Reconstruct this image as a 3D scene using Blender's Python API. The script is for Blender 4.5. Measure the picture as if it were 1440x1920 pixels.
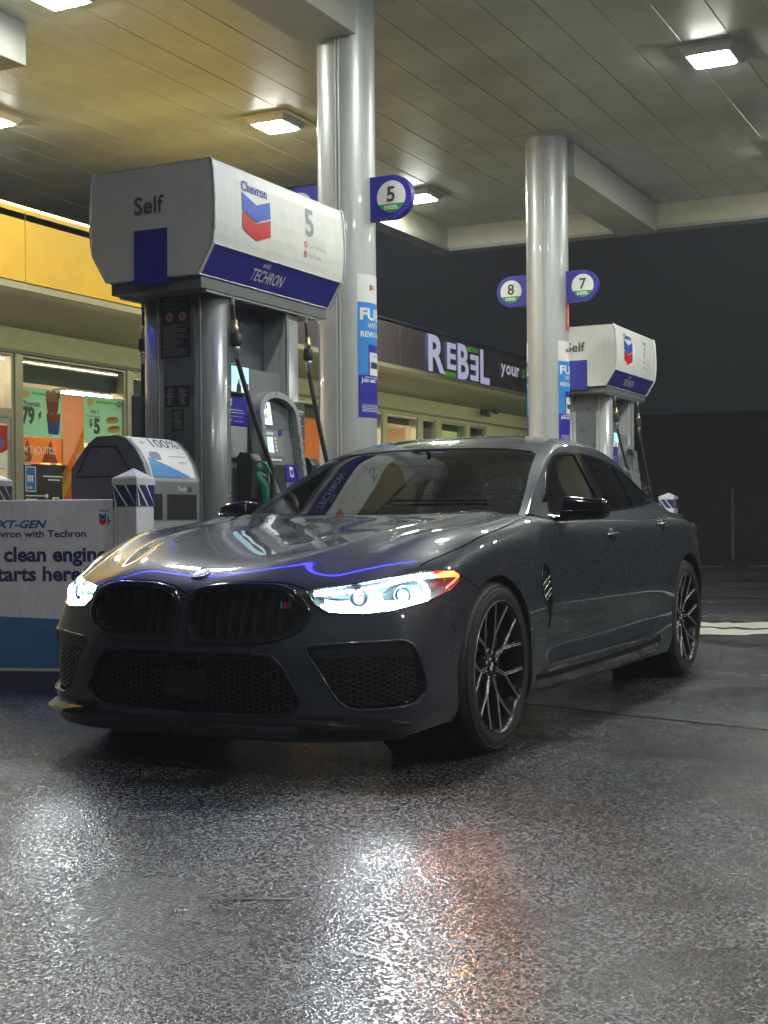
import bpy, bmesh, math, random
import numpy as np
from mathutils import Vector, Matrix
from mathutils.geometry import tessellate_polygon

for o in list(bpy.data.objects): bpy.data.objects.remove(o)
SC = bpy.context.scene
COL = SC.collection
PI = math.pi
RND = random.Random(7)

# ------------------------------------------------------------------ camera
cam_d = bpy.data.cameras.new('camera'); cam = bpy.data.objects.new('camera', cam_d); COL.objects.link(cam)
RT = Vector((0.89143673, 0.4530841, -0.00744034)); UP = Vector((0.00882243, -0.00093711, 0.99996064)); FW = Vector((-0.4530593, 0.89146728, 0.00483268))
cam.matrix_world = Matrix(((RT[0], UP[0], -FW[0], 0), (RT[1], UP[1], -FW[1], 0), (RT[2], UP[2], -FW[2], 0.96117), (0, 0, 0, 1)))
cam_d.sensor_fit = 'VERTICAL'; cam_d.sensor_height = 24; cam_d.lens = 24 * 2545.07 / 1920
cam_d.clip_start = 0.05; cam_d.clip_end = 600
SC.camera = cam

# ------------------------------------------------------------------ world: overcast city night, no sun
W = bpy.data.worlds.new('World'); SC.world = W; W.use_nodes = True
bg = W.node_tree.nodes['Background']; bg.inputs[0].default_value = (0.0095, 0.0100, 0.0115, 1); bg.inputs[1].default_value = 1.0

SC.view_settings.view_transform = 'Standard'; SC.view_settings.look = 'None'
SC.view_settings.exposure = 0.0; SC.view_settings.gamma = 1.0; SC.view_settings.use_curve_mapping = False
SC.render.engine = 'CYCLES'
SC.cycles.use_denoising = True
SC.cycles.max_bounces = 8; SC.cycles.diffuse_bounces = 3; SC.cycles.glossy_bounces = 4
SC.cycles.transparent_max_bounces = 12; SC.cycles.transmission_bounces = 4
SC.cycles.sample_clamp_indirect = 6.0; SC.cycles.sample_clamp_direct = 0
SC.cycles.caustics_reflective = False; SC.cycles.caustics_refractive = False
LAMP = 290.0          # radiance of the canopy lamps' lenses

# ------------------------------------------------------------------ materials
_M = {}
def M(name, col=(.5, .5, .5), rough=.5, metal=0.0, emit=0.0, ecol=None, coat=0.0, bump=0.0, bscale=80.0, var=0.08, vscale=6.0, rvar=0.10, spec=.5, alpha=1.0, trans=0.0, ior=1.45, dirt=0.0, streak=0.0):
    if name in _M: return _M[name]
    m = bpy.data.materials.new(name); m.use_nodes = True
    nt = m.node_tree; N = nt.nodes; L = nt.links; b = N['Principled BSDF']
    b.inputs['Base Color'].default_value = (*col, 1); b.inputs['Roughness'].default_value = rough
    b.inputs['Metallic'].default_value = metal; b.inputs['Specular IOR Level'].default_value = spec
    b.inputs['Coat Weight'].default_value = coat; b.inputs['Coat Roughness'].default_value = .03
    b.inputs['Alpha'].default_value = alpha; b.inputs['Transmission Weight'].default_value = trans; b.inputs['IOR'].default_value = ior
    if emit:
        b.inputs['Emission Color'].default_value = (*(ecol or col), 1); b.inputs['Emission Strength'].default_value = emit
    tc = N.new('ShaderNodeTexCoord')
    if var or rvar:
        nz = N.new('ShaderNodeTexNoise'); nz.inputs['Scale'].default_value = vscale; nz.inputs['Detail'].default_value = 6; nz.inputs['Roughness'].default_value = .65
        L.new(tc.outputs['Object'], nz.inputs['Vector'])
        if var and not emit:
            mp = N.new('ShaderNodeMapRange'); mp.inputs['From Min'].default_value = .3; mp.inputs['From Max'].default_value = .7
            mp.inputs['To Min'].default_value = 1 - var - dirt; mp.inputs['To Max'].default_value = 1 + var * .6
            L.new(nz.outputs['Fac'], mp.inputs['Value'])
            mx = N.new('ShaderNodeVectorMath'); mx.operation = 'SCALE'; mx.inputs[0].default_value = col
            fac = mp.outputs[0]
            if streak:      # run-off marks, long in z
                mg = N.new('ShaderNodeMapping'); mg.inputs['Scale'].default_value = (16, 16, .9); L.new(tc.outputs['Object'], mg.inputs['Vector'])
                n2 = N.new('ShaderNodeTexNoise'); n2.inputs['Scale'].default_value = 1.6; n2.inputs['Detail'].default_value = 7; n2.inputs['Roughness'].default_value = .7; L.new(mg.outputs[0], n2.inputs['Vector'])
                m3 = N.new('ShaderNodeMapRange'); m3.inputs['From Min'].default_value = .50; m3.inputs['From Max'].default_value = .72; m3.inputs['To Min'].default_value = 1; m3.inputs['To Max'].default_value = 1 - streak; L.new(n2.outputs['Fac'], m3.inputs['Value'])
                ml = N.new('ShaderNodeMath'); ml.operation = 'MULTIPLY'; L.new(fac, ml.inputs[0]); L.new(m3.outputs[0], ml.inputs[1]); fac = ml.outputs[0]
            L.new(fac, mx.inputs['Scale']); L.new(mx.outputs[0], b.inputs['Base Color'])
        if rvar:
            mp2 = N.new('ShaderNodeMapRange'); mp2.inputs['From Min'].default_value = .3; mp2.inputs['From Max'].default_value = .7
            mp2.inputs['To Min'].default_value = max(.01, rough * (1 - rvar * 2)); mp2.inputs['To Max'].default_value = min(1, rough * (1 + rvar * 2))
            L.new(nz.outputs['Fac'], mp2.inputs['Value']); L.new(mp2.outputs[0], b.inputs['Roughness'])
    if bump:
        nb = N.new('ShaderNodeTexNoise'); nb.inputs['Scale'].default_value = bscale; nb.inputs['Detail'].default_value = 4
        bp = N.new('ShaderNodeBump'); bp.inputs['Strength'].default_value = bump; bp.inputs['Distance'].default_value = .01
        L.new(tc.outputs['Object'], nb.inputs['Vector']); L.new(nb.outputs['Fac'], bp.inputs['Height']); L.new(bp.outputs[0], b.inputs['Normal'])
    _M[name] = m
    return m

white_panel = M('white_panel', (.74, .74, .72), .42, streak=.10, bump=.04, bscale=300, var=.05, dirt=.05)
ceiling_white = M('ceiling_white', (.53, .55, .47), .40, var=.12, vscale=1.4, dirt=.20, bump=.03, bscale=30)
column_white = M('column_silver', (.50, .51, .52), .38, streak=.12, metal=.25, var=.05, vscale=3, rvar=.05, coat=.25, dirt=.05)
brand_blue = M('brand_blue', (.028, .026, .36), .42, var=.08, vscale=9)
sky_blue = M('sky_blue', (.03, .26, .72), .4)
light_blue = M('light_blue', (.12, .42, .75), .4)
brand_red = M('brand_red', (.62, .02, .03), .4)
brand_green = M('brand_green', (.02, .30, .06), .4)
ink = M('ink', (.045, .048, .055), .5, var=.03)
ink_navy = M('ink_navy', (.025, .028, .13), .5, var=.03)
grey_print = M('grey_print', (.27, .31, .34), .5, var=.03)
white_print = M('white_print', (.78, .78, .78), .5, var=.03)
steel = M('steel', (.60, .61, .62), .26, metal=.7, var=.04, rvar=.04, vscale=4, bump=.02, bscale=120)
painted_steel = M('painted_steel', (.40, .41, .43), .30, streak=.35, metal=.25, var=.03, vscale=2, rvar=.02, coat=.3)
dark_panel = M('dark_panel', (.085, .095, .125), .38, var=.08)
mid_grey = M('mid_grey', (.20, .21, .22), .42)
black_plastic = M('black_plastic', (.030, .031, .034), .38, bump=.05, bscale=400)
rubber = M('rubber', (.026, .026, .028), .55, bump=.06, bscale=200)
brass = M('brass', (.55, .46, .28), .3, metal=.9)
chrome = M('chrome', (.72, .72, .72), .12, metal=1.0)
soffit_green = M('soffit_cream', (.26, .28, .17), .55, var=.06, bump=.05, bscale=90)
stucco = M('cream_stucco', (.60, .62, .40), .7, var=.07, bump=.25, bscale=160, dirt=.04)
fascia_yellow = M('fascia_yellow', (.80, .46, .02), .38, var=.05, vscale=3, dirt=.08)
fascia_brown = M('fascia_brown', (.085, .062, .062), .6, var=.12, vscale=3, bump=.1, bscale=60)
frame_metal = M('frame_metal', (.36, .35, .28), .35, metal=.3)
concrete = M('concrete', (.30, .29, .27), .6, var=.15, vscale=7, bump=.2, bscale=60, dirt=.1)

def see_through(m, k=.55):
    # paper and film on a lit window: part of the light comes through from behind
    nt = m.node_tree; N = nt.nodes; L = nt.links; b = N['Principled BSDF']; out = N['Material Output']
    if 'Translucent BSDF' in N: return m
    t = N.new('ShaderNodeBsdfTranslucent'); x = N.new('ShaderNodeMixShader'); x.inputs[0].default_value = k
    c = b.inputs['Base Color']
    if c.is_linked: L.new(c.links[0].from_socket, t.inputs['Color'])
    else: t.inputs['Color'].default_value = c.default_value
    L.new(b.outputs[0], x.inputs[1]); L.new(t.outputs[0], x.inputs[2]); L.new(x.outputs[0], out.inputs['Surface']); return m
def lamp_mat(name, col, strength):
    return M(name, (.8, .8, .8), .5, emit=strength, ecol=col, var=0, rvar=0)

# ------------------------------------------------------------------ mesh helpers
class MB:
    """collects shapes in one bmesh"""
    def __init__(s): s.bm = bmesh.new(); s.mats = []
    def _mi(s, m):
        if m is None: return 0
        if m not in s.mats: s.mats.append(m)
        return s.mats.index(m)
    def _tag(s, faces, m, smooth=False):
        i = s._mi(m)
        for f in faces: f.material_index = i; f.smooth = smooth
    def box(s, x0, x1, y0, y1, z0, z1, m=None, bev=0.0, seg=2, rot=None, smooth=False):
        b = bmesh.new(); bmesh.ops.create_cube(b, size=1)
        for v in b.verts: v.co = Vector(((x0 + x1) / 2 + v.co.x * (x1 - x0), (y0 + y1) / 2 + v.co.y * (y1 - y0), (z0 + z1) / 2 + v.co.z * (z1 - z0)))
        if bev:
            bmesh.ops.bevel(b, geom=b.edges[:], offset=min(bev, .49 * min(x1 - x0, y1 - y0, z1 - z0)), segments=seg, affect='EDGES', profile=.5)
        if rot is not None: b.transform(rot)
        s.absorb(b, m, smooth); return s
    def absorb(s, b, m=None, smooth=False):
        b.verts.index_update(); nv = [s.bm.verts.new(v.co) for v in b.verts]; fs = []
        for f in b.faces:
            try: fs.append(s.bm.faces.new([nv[v.index] for v in f.verts]))
            except ValueError: pass
        s._tag(fs, m, smooth); b.free(); return fs
    def faces(s, verts, faces, m=None, smooth=False):
        nv = [s.bm.verts.new(v) for v in verts]; fs = []
        for f in faces:
            try: fs.append(s.bm.faces.new([nv[i] for i in f]))
            except ValueError: pass
        s._tag(fs, m, smooth); return s
    def prism(s, poly, fn, a, b, m=None, cap=True, smooth=False):
        """closed outline poly [(u,v)] swept from a to b; fn(u,v,w) -> xyz"""
        n = len(poly); vs = [fn(u, v, a) for u, v in poly] + [fn(u, v, b) for u, v in poly]
        fs = [(i, (i + 1) % n, n + (i + 1) % n, n + i) for i in range(n)]
        if cap: fs += [tuple(range(n))[::-1], tuple(range(n, 2 * n))]
        s.faces(vs, fs, m, smooth); return s
    def tube(s, path, r, n=10, m=None, cap=True, smooth=True, flat=1.0):
        path = [Vector(p) for p in path]; rs = r if isinstance(r, (list, tuple)) else [r] * len(path)
        ref = Vector((0, 0, 1)); rings = []; prev = None
        for i, p in enumerate(path):
            t = (path[min(i + 1, len(path) - 1)] - path[max(i - 1, 0)]).normalized()
            if prev is None:
                a = t.cross(ref)
                if a.length < .1: a = t.cross(Vector((1, 0, 0)))
            else: a = prev - t * prev.dot(t)
            a.normalize(); prev = a; b = t.cross(a)
            rings.append([p + a * math.cos(k * 2 * PI / n) * rs[i] + b * math.sin(k * 2 * PI / n) * rs[i] * flat for k in range(n)])
        vs = [v for rg in rings for v in rg]; fs = []
        for i in range(len(rings) - 1):
            for k in range(n): fs.append((i * n + k, i * n + (k + 1) % n, (i + 1) * n + (k + 1) % n, (i + 1) * n + k))
        s.faces(vs, fs, m, smooth)
        if cap:
            s.faces([rings[0][k] for k in range(n)], [tuple(range(n))], m); s.faces([rings[-1][k] for k in range(n)], [tuple(range(n))], m)
        return s
    def lathe(s, prof, n=48, m=None, origin=(0, 0, 0), axis='z', smooth=True, cap=False, a0=0, a1=2 * PI):
        """prof [(r, h)] about an axis through origin"""
        ox, oy, oz = origin; vs = []; full = abs(a1 - a0 - 2 * PI) < 1e-6; cnt = n if full else n + 1
        for r, h in prof:
            for k in range(cnt):
                a = a0 + (a1 - a0) * k / n; c, q = r * math.cos(a), r * math.sin(a)
                vs.append((ox + c, oy + q, oz + h) if axis == 'z' else (ox + h, oy + c, oz + q) if axis == 'x' else (ox + c, oy + h, oz + q))
        fs = []
        for i in range(len(prof) - 1):
            for k in range(n if full else n):
                k2 = (k + 1) % cnt if full else k + 1
                fs.append((i * cnt + k, i * cnt + k2, (i + 1) * cnt + k2, (i + 1) * cnt + k))
        if cap and full: fs += [tuple(range(cnt)), tuple(range((len(prof) - 1) * cnt, len(prof) * cnt))]
        s.faces(vs, fs, m, smooth); return s
    def ball(s, c, r, m=None, seg=12, smooth=True, scale=(1, 1, 1)):
        b = bmesh.new(); bmesh.ops.create_uvsphere(b, u_segments=seg, v_segments=max(4, seg // 2), radius=1)
        for v in b.verts: v.co = Vector((c[0] + v.co.x * r * scale[0], c[1] + v.co.y * r * scale[1], c[2] + v.co.z * r * scale[2]))
        s.absorb(b, m, smooth); return s
    def done(s, name, m=None, parent=None, weld=0.0, recalc=True, **kw):
        if weld: bmesh.ops.remove_doubles(s.bm, verts=s.bm.verts[:], dist=weld)
        if recalc: bmesh.ops.recalc_face_normals(s.bm, faces=s.bm.faces[:])
        me = bpy.data.meshes.new(name); s.bm.to_mesh(me); s.bm.free()
        for q in (s.mats or [m]): me.materials.append(q)
        return link(name, me, parent, **kw)

def link(name, me, parent=None, **kw):
    o = bpy.data.objects.new(name, me); COL.objects.link(o)
    if parent is not None: o.parent = parent
    for k, v in kw.items():
        if k == 'loc': o.location = v
        elif k == 'cat': o['category'] = v
        else: o[k] = v
    return o
def thing(name, label, cat, loc=(0, 0, 0), rz=0.0, group=None):
    o = bpy.data.objects.new(name, None); COL.objects.link(o); o.location = loc; o.rotation_euler = (0, 0, rz)
    o.empty_display_size = .1; o['label'] = label; o['category'] = cat
    if group: o['group'] = group
    return o
def copy_tree(o, parent=None):
    c = o.copy(); COL.objects.link(c)
    if parent is not None: c.parent = parent
    for ch in list(o.children): copy_tree(ch, c)
    return c

def shapes(polys, fn, name, m, parent, sub=0, flipn=None, **kw):
    """flat print: outlines [(u,v)] laid on a surface by fn(u,v) -> xyz"""
    b = bmesh.new()
    for poly in polys:
        tri = tessellate_polygon([[Vector((u, v, 0)) for u, v in poly]])
        vs = [b.verts.new((u, v, 0)) for u, v in poly]
        for t in tri:
            try: b.faces.new([vs[i] for i in t])
            except ValueError: pass
    return _lay(b, fn, name, m, parent, sub, **kw)
def _lay(b, fn, name, m, parent, sub, **kw):
    for _ in range(6 if sub else 0):
        es = [e for e in b.edges if e.calc_length() > sub]
        if not es: break
        bmesh.ops.subdivide_edges(b, edges=es, cuts=1, use_grid_fill=True)
        bmesh.ops.triangulate(b, faces=[f for f in b.faces if len(f.verts) > 3])
    for v in b.verts: v.co = Vector(fn(v.co.x, v.co.y))
    me = bpy.data.meshes.new(name); b.to_mesh(me); b.free(); me.materials.append(m)
    if name.endswith('_print'): kw['kind'] = 'stuff'
    return link(name, me, parent, **kw)
def text(s, h, fn, name, m, parent, at=(0, 0), bold=0.0, align='LEFT', sub=0, sx=1.0, shear=0.0, **kw):
    """lettering; h = cap height; fn(u,v) -> xyz"""
    c = bpy.data.curves.new('lettering', 'FONT'); c.body = s; c.size = 1.0; c.align_x = align; c.offset = bold; c.resolution_u = 3; c.shear = shear
    o = bpy.data.objects.new('lettering', c); COL.objects.link(o)
    dg = bpy.context.evaluated_depsgraph_get(); dg.update()
    me = bpy.data.meshes.new_from_object(o.evaluated_get(dg)); bpy.data.objects.remove(o); bpy.data.curves.remove(c)
    k = h / .70; b = bmesh.new(); b.from_mesh(me); bpy.data.meshes.remove(me)
    bmesh.ops.remove_doubles(b, verts=b.verts[:], dist=1e-5)
    for v in b.verts: v.co = Vector((at[0] + v.co.x * k * sx, at[1] + v.co.y * k, 0))
    return _lay(b, fn, name, m, parent, sub, **kw)
def rect(u0, v0, u1, v1): return [(u0, v0), (u1, v0), (u1, v1), (u0, v1)]
def disc(u, v, r, n=40, a0=0, a1=2 * PI): return [(u + r * math.cos(a0 + (a1 - a0) * k / n), v + r * math.sin(a0 + (a1 - a0) * k / n)) for k in range(n + (0 if abs(a1 - a0 - 2 * PI) < 1e-6 else 1))]
def chevrons(u, v, w, h, fn, parent, sub=0, blue=brand_blue):
    """two-tone V mark, top-left corner (u,v)"""
    a = h * .42; d = h * .20
    def V(t, m):
        shapes([[(u, t), (u + w / 2, t - d), (u + w / 2, t - d - a), (u, t - a)], [(u + w / 2, t - d), (u + w, t), (u + w, t - a), (u + w / 2, t - d - a)]], fn, 'logo_mark', m, parent, sub)
    V(v, M('logo_blue', (.03, .10, .55), .4)); V(v - a - h * .035, brand_red)
# ================================================================== ground, sky, far surroundings
def ground_material():
    m = bpy.data.materials.new('wet_asphalt'); m.use_nodes = True; nt = m.node_tree; N = nt.nodes; L = nt.links; b = N['Principled BSDF']
    tc = N.new('ShaderNodeTexCoord')
    def noise(scale, det=5, r=.6, d=0):
        n = N.new('ShaderNodeTexNoise'); n.inputs['Scale'].default_value = scale; n.inputs['Detail'].default_value = det; n.inputs['Roughness'].default_value = r; n.inputs['Distortion'].default_value = d
        L.new(tc.outputs['Object'], n.inputs['Vector']); return n
    def rng(src, a, b_, c, d):
        q = N.new('ShaderNodeMapRange'); q.inputs['From Min'].default_value = a; q.inputs['From Max'].default_value = b_; q.inputs['To Min'].default_value = c; q.inputs['To Max'].default_value = d
        L.new(src, q.inputs['Value']); return q.outputs[0]
    def math_(op, a, b_=None):
        q = N.new('ShaderNodeMath'); q.operation = op
        for i, v in enumerate((a, b_)):
            if v is None: continue
            if isinstance(v, (int, float)): q.inputs[i].default_value = v
            else: L.new(v, q.inputs[i])
        return q.outputs[0]
    vo = N.new('ShaderNodeTexVoronoi'); vo.inputs['Scale'].default_value = 140; L.new(tc.outputs['Object'], vo.inputs['Vector'])
    v2 = N.new('ShaderNodeTexVoronoi'); v2.inputs['Scale'].default_value = 80; L.new(tc.outputs['Object'], v2.inputs['Vector'])
    big = noise(.55, 4, .55, .3); mid = noise(2.4, 5, .6); fine = noise(60, 3)
    # aggregate colour: dark binder with paler stones
    sep = N.new('ShaderNodeSeparateColor'); L.new(vo.outputs['Color'], sep.inputs[0])
    stone = rng(sep.outputs[0], .60, .74, 0, 1)
    cr = N.new('ShaderNodeMix'); cr.data_type = 'RGBA'; cr.inputs['A'].default_value = (.005, .0055, .008, 1); cr.inputs['B'].default_value = (.14, .15, .165, 1)
    L.new(stone, cr.inputs['Factor'])
    olive = N.new('ShaderNodeMix'); olive.data_type = 'RGBA'; olive.blend_type = 'MULTIPLY'; olive.inputs['B'].default_value = (.88, .86, .62, 1)
    L.new(cr.outputs['Result'], olive.inputs['A']); L.new(rng(mid.outputs['Fac'], .48, .62, 0, .7), olive.inputs['Factor'])
    st = noise(1.1, 3, .5, .8); sm = N.new('ShaderNodeMix'); sm.data_type = 'RGBA'; sm.blend_type = 'MULTIPLY'; sm.inputs['B'].default_value = (.28, .28, .30, 1)
    L.new(olive.outputs['Result'], sm.inputs['A']); L.new(rng(st.outputs['Fac'], .54, .63, 0, 1), sm.inputs['Factor']); L.new(sm.outputs['Result'], b.inputs['Base Color'])
    # wetness: 1 where water stands
    wet = math_('MULTIPLY', rng(big.outputs['Fac'], .36, .68, 0, 1), rng(mid.outputs['Fac'], .32, .62, .35, 1))
    L.new(rng(wet, 0, 1, .28, .13), b.inputs['Roughness'])
    h = math_('ADD', math_('MULTIPLY', rng(vo.outputs['Distance'], 0, .7, 1, 0), 1.0), math_('MULTIPLY', rng(v2.outputs['Distance'], 0, .7, 1, 0), .4))
    h = math_('MULTIPLY', h, rng(wet, 0, 1, 1.0, .45))
    bp = N.new('ShaderNodeBump'); bp.inputs['Strength'].default_value = .9; bp.inputs['Distance'].default_value = .0045
    L.new(h, bp.inputs['Height'])
    b2 = N.new('ShaderNodeBump'); b2.inputs['Strength'].default_value = .15; b2.inputs['Distance'].default_value = .03; L.new(mid.outputs['Fac'], b2.inputs['Height'])
    L.new(b2.outputs[0], bp.inputs['Normal']); L.new(bp.outputs[0], b.inputs['Normal'])
    b.inputs['Specular IOR Level'].default_value = .5; L.new(rng(wet, 0, 1, .10, .75), b.inputs['Coat Weight']); b.inputs['Coat Roughness'].default_value = .17; b.inputs['Coat IOR'].default_value = 1.4
    b4 = N.new('ShaderNodeBump'); b4.inputs['Strength'].default_value = .60; b4.inputs['Distance'].default_value = .0018; L.new(h, b4.inputs['Height']); L.new(b4.outputs[0], b.inputs['Coat Normal'])
    return m
asphalt = ground_material()
g = MB(); g.faces([(-160, -60, 0), (160, -60, 0), (160, 240, 0), (-160, 240, 0)], [(0, 1, 2, 3)])
g.done('ground', asphalt, kind='structure')

# sealed joint across the forecourt, a jagged dark line
def ragged_strip(p, q, w, n, z, amp, seed=1):
    r = random.Random(seed); p = Vector(p); q = Vector(q); d = (q - p).normalized(); nn = Vector((-d.y, d.x)); A = []; B = []
    off = 0
    for i in range(n + 1):
        c = p + (q - p) * i / n; off = off * .8 + r.uniform(-amp, amp)
        A.append((*(c + nn * (off + w * r.uniform(.35, .7)))[:], z)); B.append((*(c + nn * (off - w * r.uniform(.35, .7)))[:], z))
    vs = A + B; return vs, [(i, i + 1, n + 2 + i, n + 1 + i) for i in range(n)]
g = MB(); vs, fs = ragged_strip((-4.2, 7.0), (6.5, 4.15), .034, 260, .004, .006); g.faces(vs, fs)
g.done('pavement_joint', M('joint_tar', (.006, .006, .006), .35), kind='structure')
for pts, w_, sd in (([(-1.436, 2.641), (-1.375, 2.638), (-1.334, 2.622), (-1.28, 2.615)], .005, 2), ([(-1.95, 2.86), (-1.86, 2.91), (-1.766, 2.95)], .010, 8), ([(1.2, 3.4), (.4, 4.1), (-.5, 4.5), (-1.0, 5.2)], .006, 9)):
    for k, (a, b) in enumerate(zip(pts, pts[1:])):
        g = MB(); vs, fs = ragged_strip(a, b, w_, max(6, int((Vector(b) - Vector(a)).length / .02)), .004, .0012, sd + k); g.faces(vs, fs); g.done('pavement_crack', M('joint_tar'), kind='structure')
# pale dried patches of concrete and grit, behind the car
def patch(name, pts, z, seed, m, amp=.12):
    r = random.Random(seed); out = []
    for i in range(len(pts)):
        a = Vector(pts[i]); b = Vector(pts[(i + 1) % len(pts)]); k = max(3, int((b - a).length / .10))
        for j in range(k):
            p = a.lerp(b, j / k); out.append((p.x + r.uniform(-amp, amp) * .6, p.y + r.uniform(-amp, amp)))
    g = MB(); g.faces([(x, y, z) for x, y in out], [tuple(range(len(out)))]); return g.done(name, m, kind='structure')
pale = M('pale_concrete', (.40, .40, .35), .5, var=.35, vscale=9, bump=.3, bscale=40)
patch('worn_concrete', [(-3.9, 12.1), (-3.0, 12.2), (-1.2, 12.9), (1.8, 13.7), (1.8, 13.35), (-.8, 12.35), (-2.0, 11.75), (-4.0, 11.7)], .004, 3, pale, .10)
patch('worn_concrete', [(-3.9, 11.55), (-2.6, 11.6), (-1.6, 11.75), (-1.9, 11.35), (-2.6, 11.0), (-3.9, 11.0)], .004, 4, pale, .10)
line_white = M('line_paint', (.62, .62, .58), .5, var=.3, vscale=14, dirt=.25)
for (a, b) in [((-8.6, 24.2), (-5.95, 25.9)), ((-5.55, 26.1), (-1.2, 28.4))]:
    g = MB(); vs, fs = ragged_strip(a, b, .12, 40, .004, .006, 5); g.faces(vs, fs); g.done('painted_line', line_white, kind='structure')
g = MB(); g.faces([(-30, 27.5, .004), (20, 27.5, .004), (20, 34, .004), (-30, 34, .004)], [(0, 1, 2, 3)])
g.done('road', M('side_road', (.035, .037, .040), .35, var=.3, vscale=3, bump=.2), kind='structure')

# dark neighbouring building and its fence posts far behind, right of the car
nb = thing('neighbour_building', 'dark windowless reddish building in the night beyond the forecourt, right of the pumps', 'building', (0, 38, 0))
wall_m = M('dark_brick', (.16, .085, .075), .8, var=.2, vscale=2, bump=.3, bscale=30)
g = MB(); g.box(-16, 6, 0, 9, 0, 3.6); g.done('wall', wall_m, nb)
g = MB(); g.box(-16.2, 6.2, -.25, 9, 3.6, 3.85); g.done('roof_edge', M('dark_trim', (.03, .03, .032), .6), nb)
g = MB(); g.box(-16, 6, -.06, 0, 1.25, 1.32); g.done('wall_rail', M('rail_grey', (.12, .11, .10), .6), nb)
for i, x in enumerate((-9.6, -6.9)):
    g = MB(); g.lathe([(.035, 0), (.035, 1.55), (.0, 1.58)], 10); g.done('fence_post', M('post_grey', (.16, .16, .15), .5), loc=(x + (0.12 if i else 0), 30.5, 0), cat='post', label=['slim grey post standing behind the white bollard beyond the car', 'slim grey post standing alone at the far right edge'][i], group='posts beyond the forecourt')

# ================================================================== canopy over the pumps
CZ = 5.12
can = thing('fuel_canopy', 'flat white fuel canopy with plank ceiling over the pumps', 'canopy', (0, 0, 0))
def plank_mesh(w, y0, y1):
    b = MB(); g_ = .0015
    b.prism([(-w / 2 + g_, 0), (-w / 2 + g_ + .005, -.005), (w / 2 - g_ - .005, -.005), (w / 2 - g_, 0), (w / 2 - g_, .03), (-w / 2 + g_, .03)], lambda u, v, t: (u, t, v), y0, y1)
    me = bpy.data.meshes.new('ceiling_plank'); bmesh.ops.recalc_face_normals(b.bm, faces=b.bm.faces[:]); b.bm.to_mesh(me); b.bm.free(); me.materials.append(ceiling_white); return me
p_long = plank_mesh(.41, 7.45, 17.72); p_link = plank_mesh(.41, 7.45, 14.6)
x = -4.253 + .205 - .41 * 9
xs = []
while x < 6.4: xs.append(x); x += .41
for x in xs:
    link('ceiling_plank', p_long, can, loc=(x, 0, CZ + RND.uniform(-.0015, .0015)))
x = xs[0] - .41
while x > -14.5:
    link('ceiling_plank', p_link, can, loc=(x, 0, CZ + RND.uniform(-.0015, .0015))); x -= .41
p_right = plank_mesh(.41, 1.0, 7.43)
XL = xs[0] - .205; XR = xs[-1] + .205
for x in [q for q in xs if q > -2.1]: link('ceiling_plank', p_right, can, loc=(x, 0, CZ))
XS = [q for q in xs if q > -2.1][0] - .205
g = MB(); g.box(XL - .15, XR + .15, 7.45, 17.95, CZ + .05, 5.85); g.box(-14.8, XL - .15, 7.45, 14.8, CZ + .05, 5.85)
g.box(XS, XR + .15, .9, 7.44, CZ + .05, 5.85); g.done('roof_deck', M('roof_dark', (.04, .04, .045), .7), can)
edge_m = M('fascia_inner', (.60, .58, .42), .5, var=.08, vscale=3, dirt=.12)
g = MB(); g.box(XL - .02, XR + .1, 17.74, 17.90, 4.82, 5.6, edge_m, .004); g.box(XL - .05, XR + .1, 17.70, 17.95, 4.775, 4.82, M('edge_grey', (.34, .34, .31), .5), .004)
g.done('fascia_back', edge_m, can)
g = MB(); g.box(XL - .18, XL - .02, 14.6, 17.95, 4.82, 5.6, edge_m, .004); g.box(XL - .22, XL + .02, 14.6, 17.95, 4.775, 4.82, M('edge_grey'), .004)
g.done('fascia_left', edge_m, can)
g = MB(); g.box(XR + .02, XR + .18, 7.45, 17.95, 4.775, 5.85, edge_m, .004); g.done('fascia_right', edge_m, can)
g = MB(); g.box(XS - .16, XS - .005, .8, 7.10, 4.80, 5.85, M('fascia_white', (.70, .70, .72), .35)); g.box(XS - .16, XR, .6, .79, 4.80, 5.85, M('fascia_white')); g.done('fascia_side', None, can)
g = MB(); g.box(-14.8, XS - .002, 7.15, 7.44, 4.80, 6.05, M('fascia_white', (.70, .70, .72), .35), .01); g.done('fascia_front', None, can)
g = MB(); g.box(-14.8, XS - .2, 7.10, 7.148, 5.02, 5.13, lamp_mat('blue_light_bar', (.05, .045, 1.0), 22), .01); g.done('light_bar', None, can)
g = MB(); g.box(-14.8, XS - .2, 7.10, 7.149, 5.131, 5.85, brand_blue); g.done('fascia_blue_band', None, can)
beam_m = M('beam_white', (.42, .42, .38), .45, var=.06, vscale=3, dirt=.08)
for (x0, x1, y0, y1, z0) in [(-5.42, -4.93, 7.45, 9.28, 4.72), (-5.42, -4.90, 14.36, 17.70, 4.74), (-8.02, -7.74, 7.45, 8.72, 4.75)]:
    g = MB(); g.box(x0, x1, y0, y1, z0, CZ - .014, None, .006); g.done('beam', beam_m if x0 > -6 else M('beam_white_darkened', (.17, .17, .155), .5), can)  # left beam's white is darkened in its colour to offset the close lamp
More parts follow.
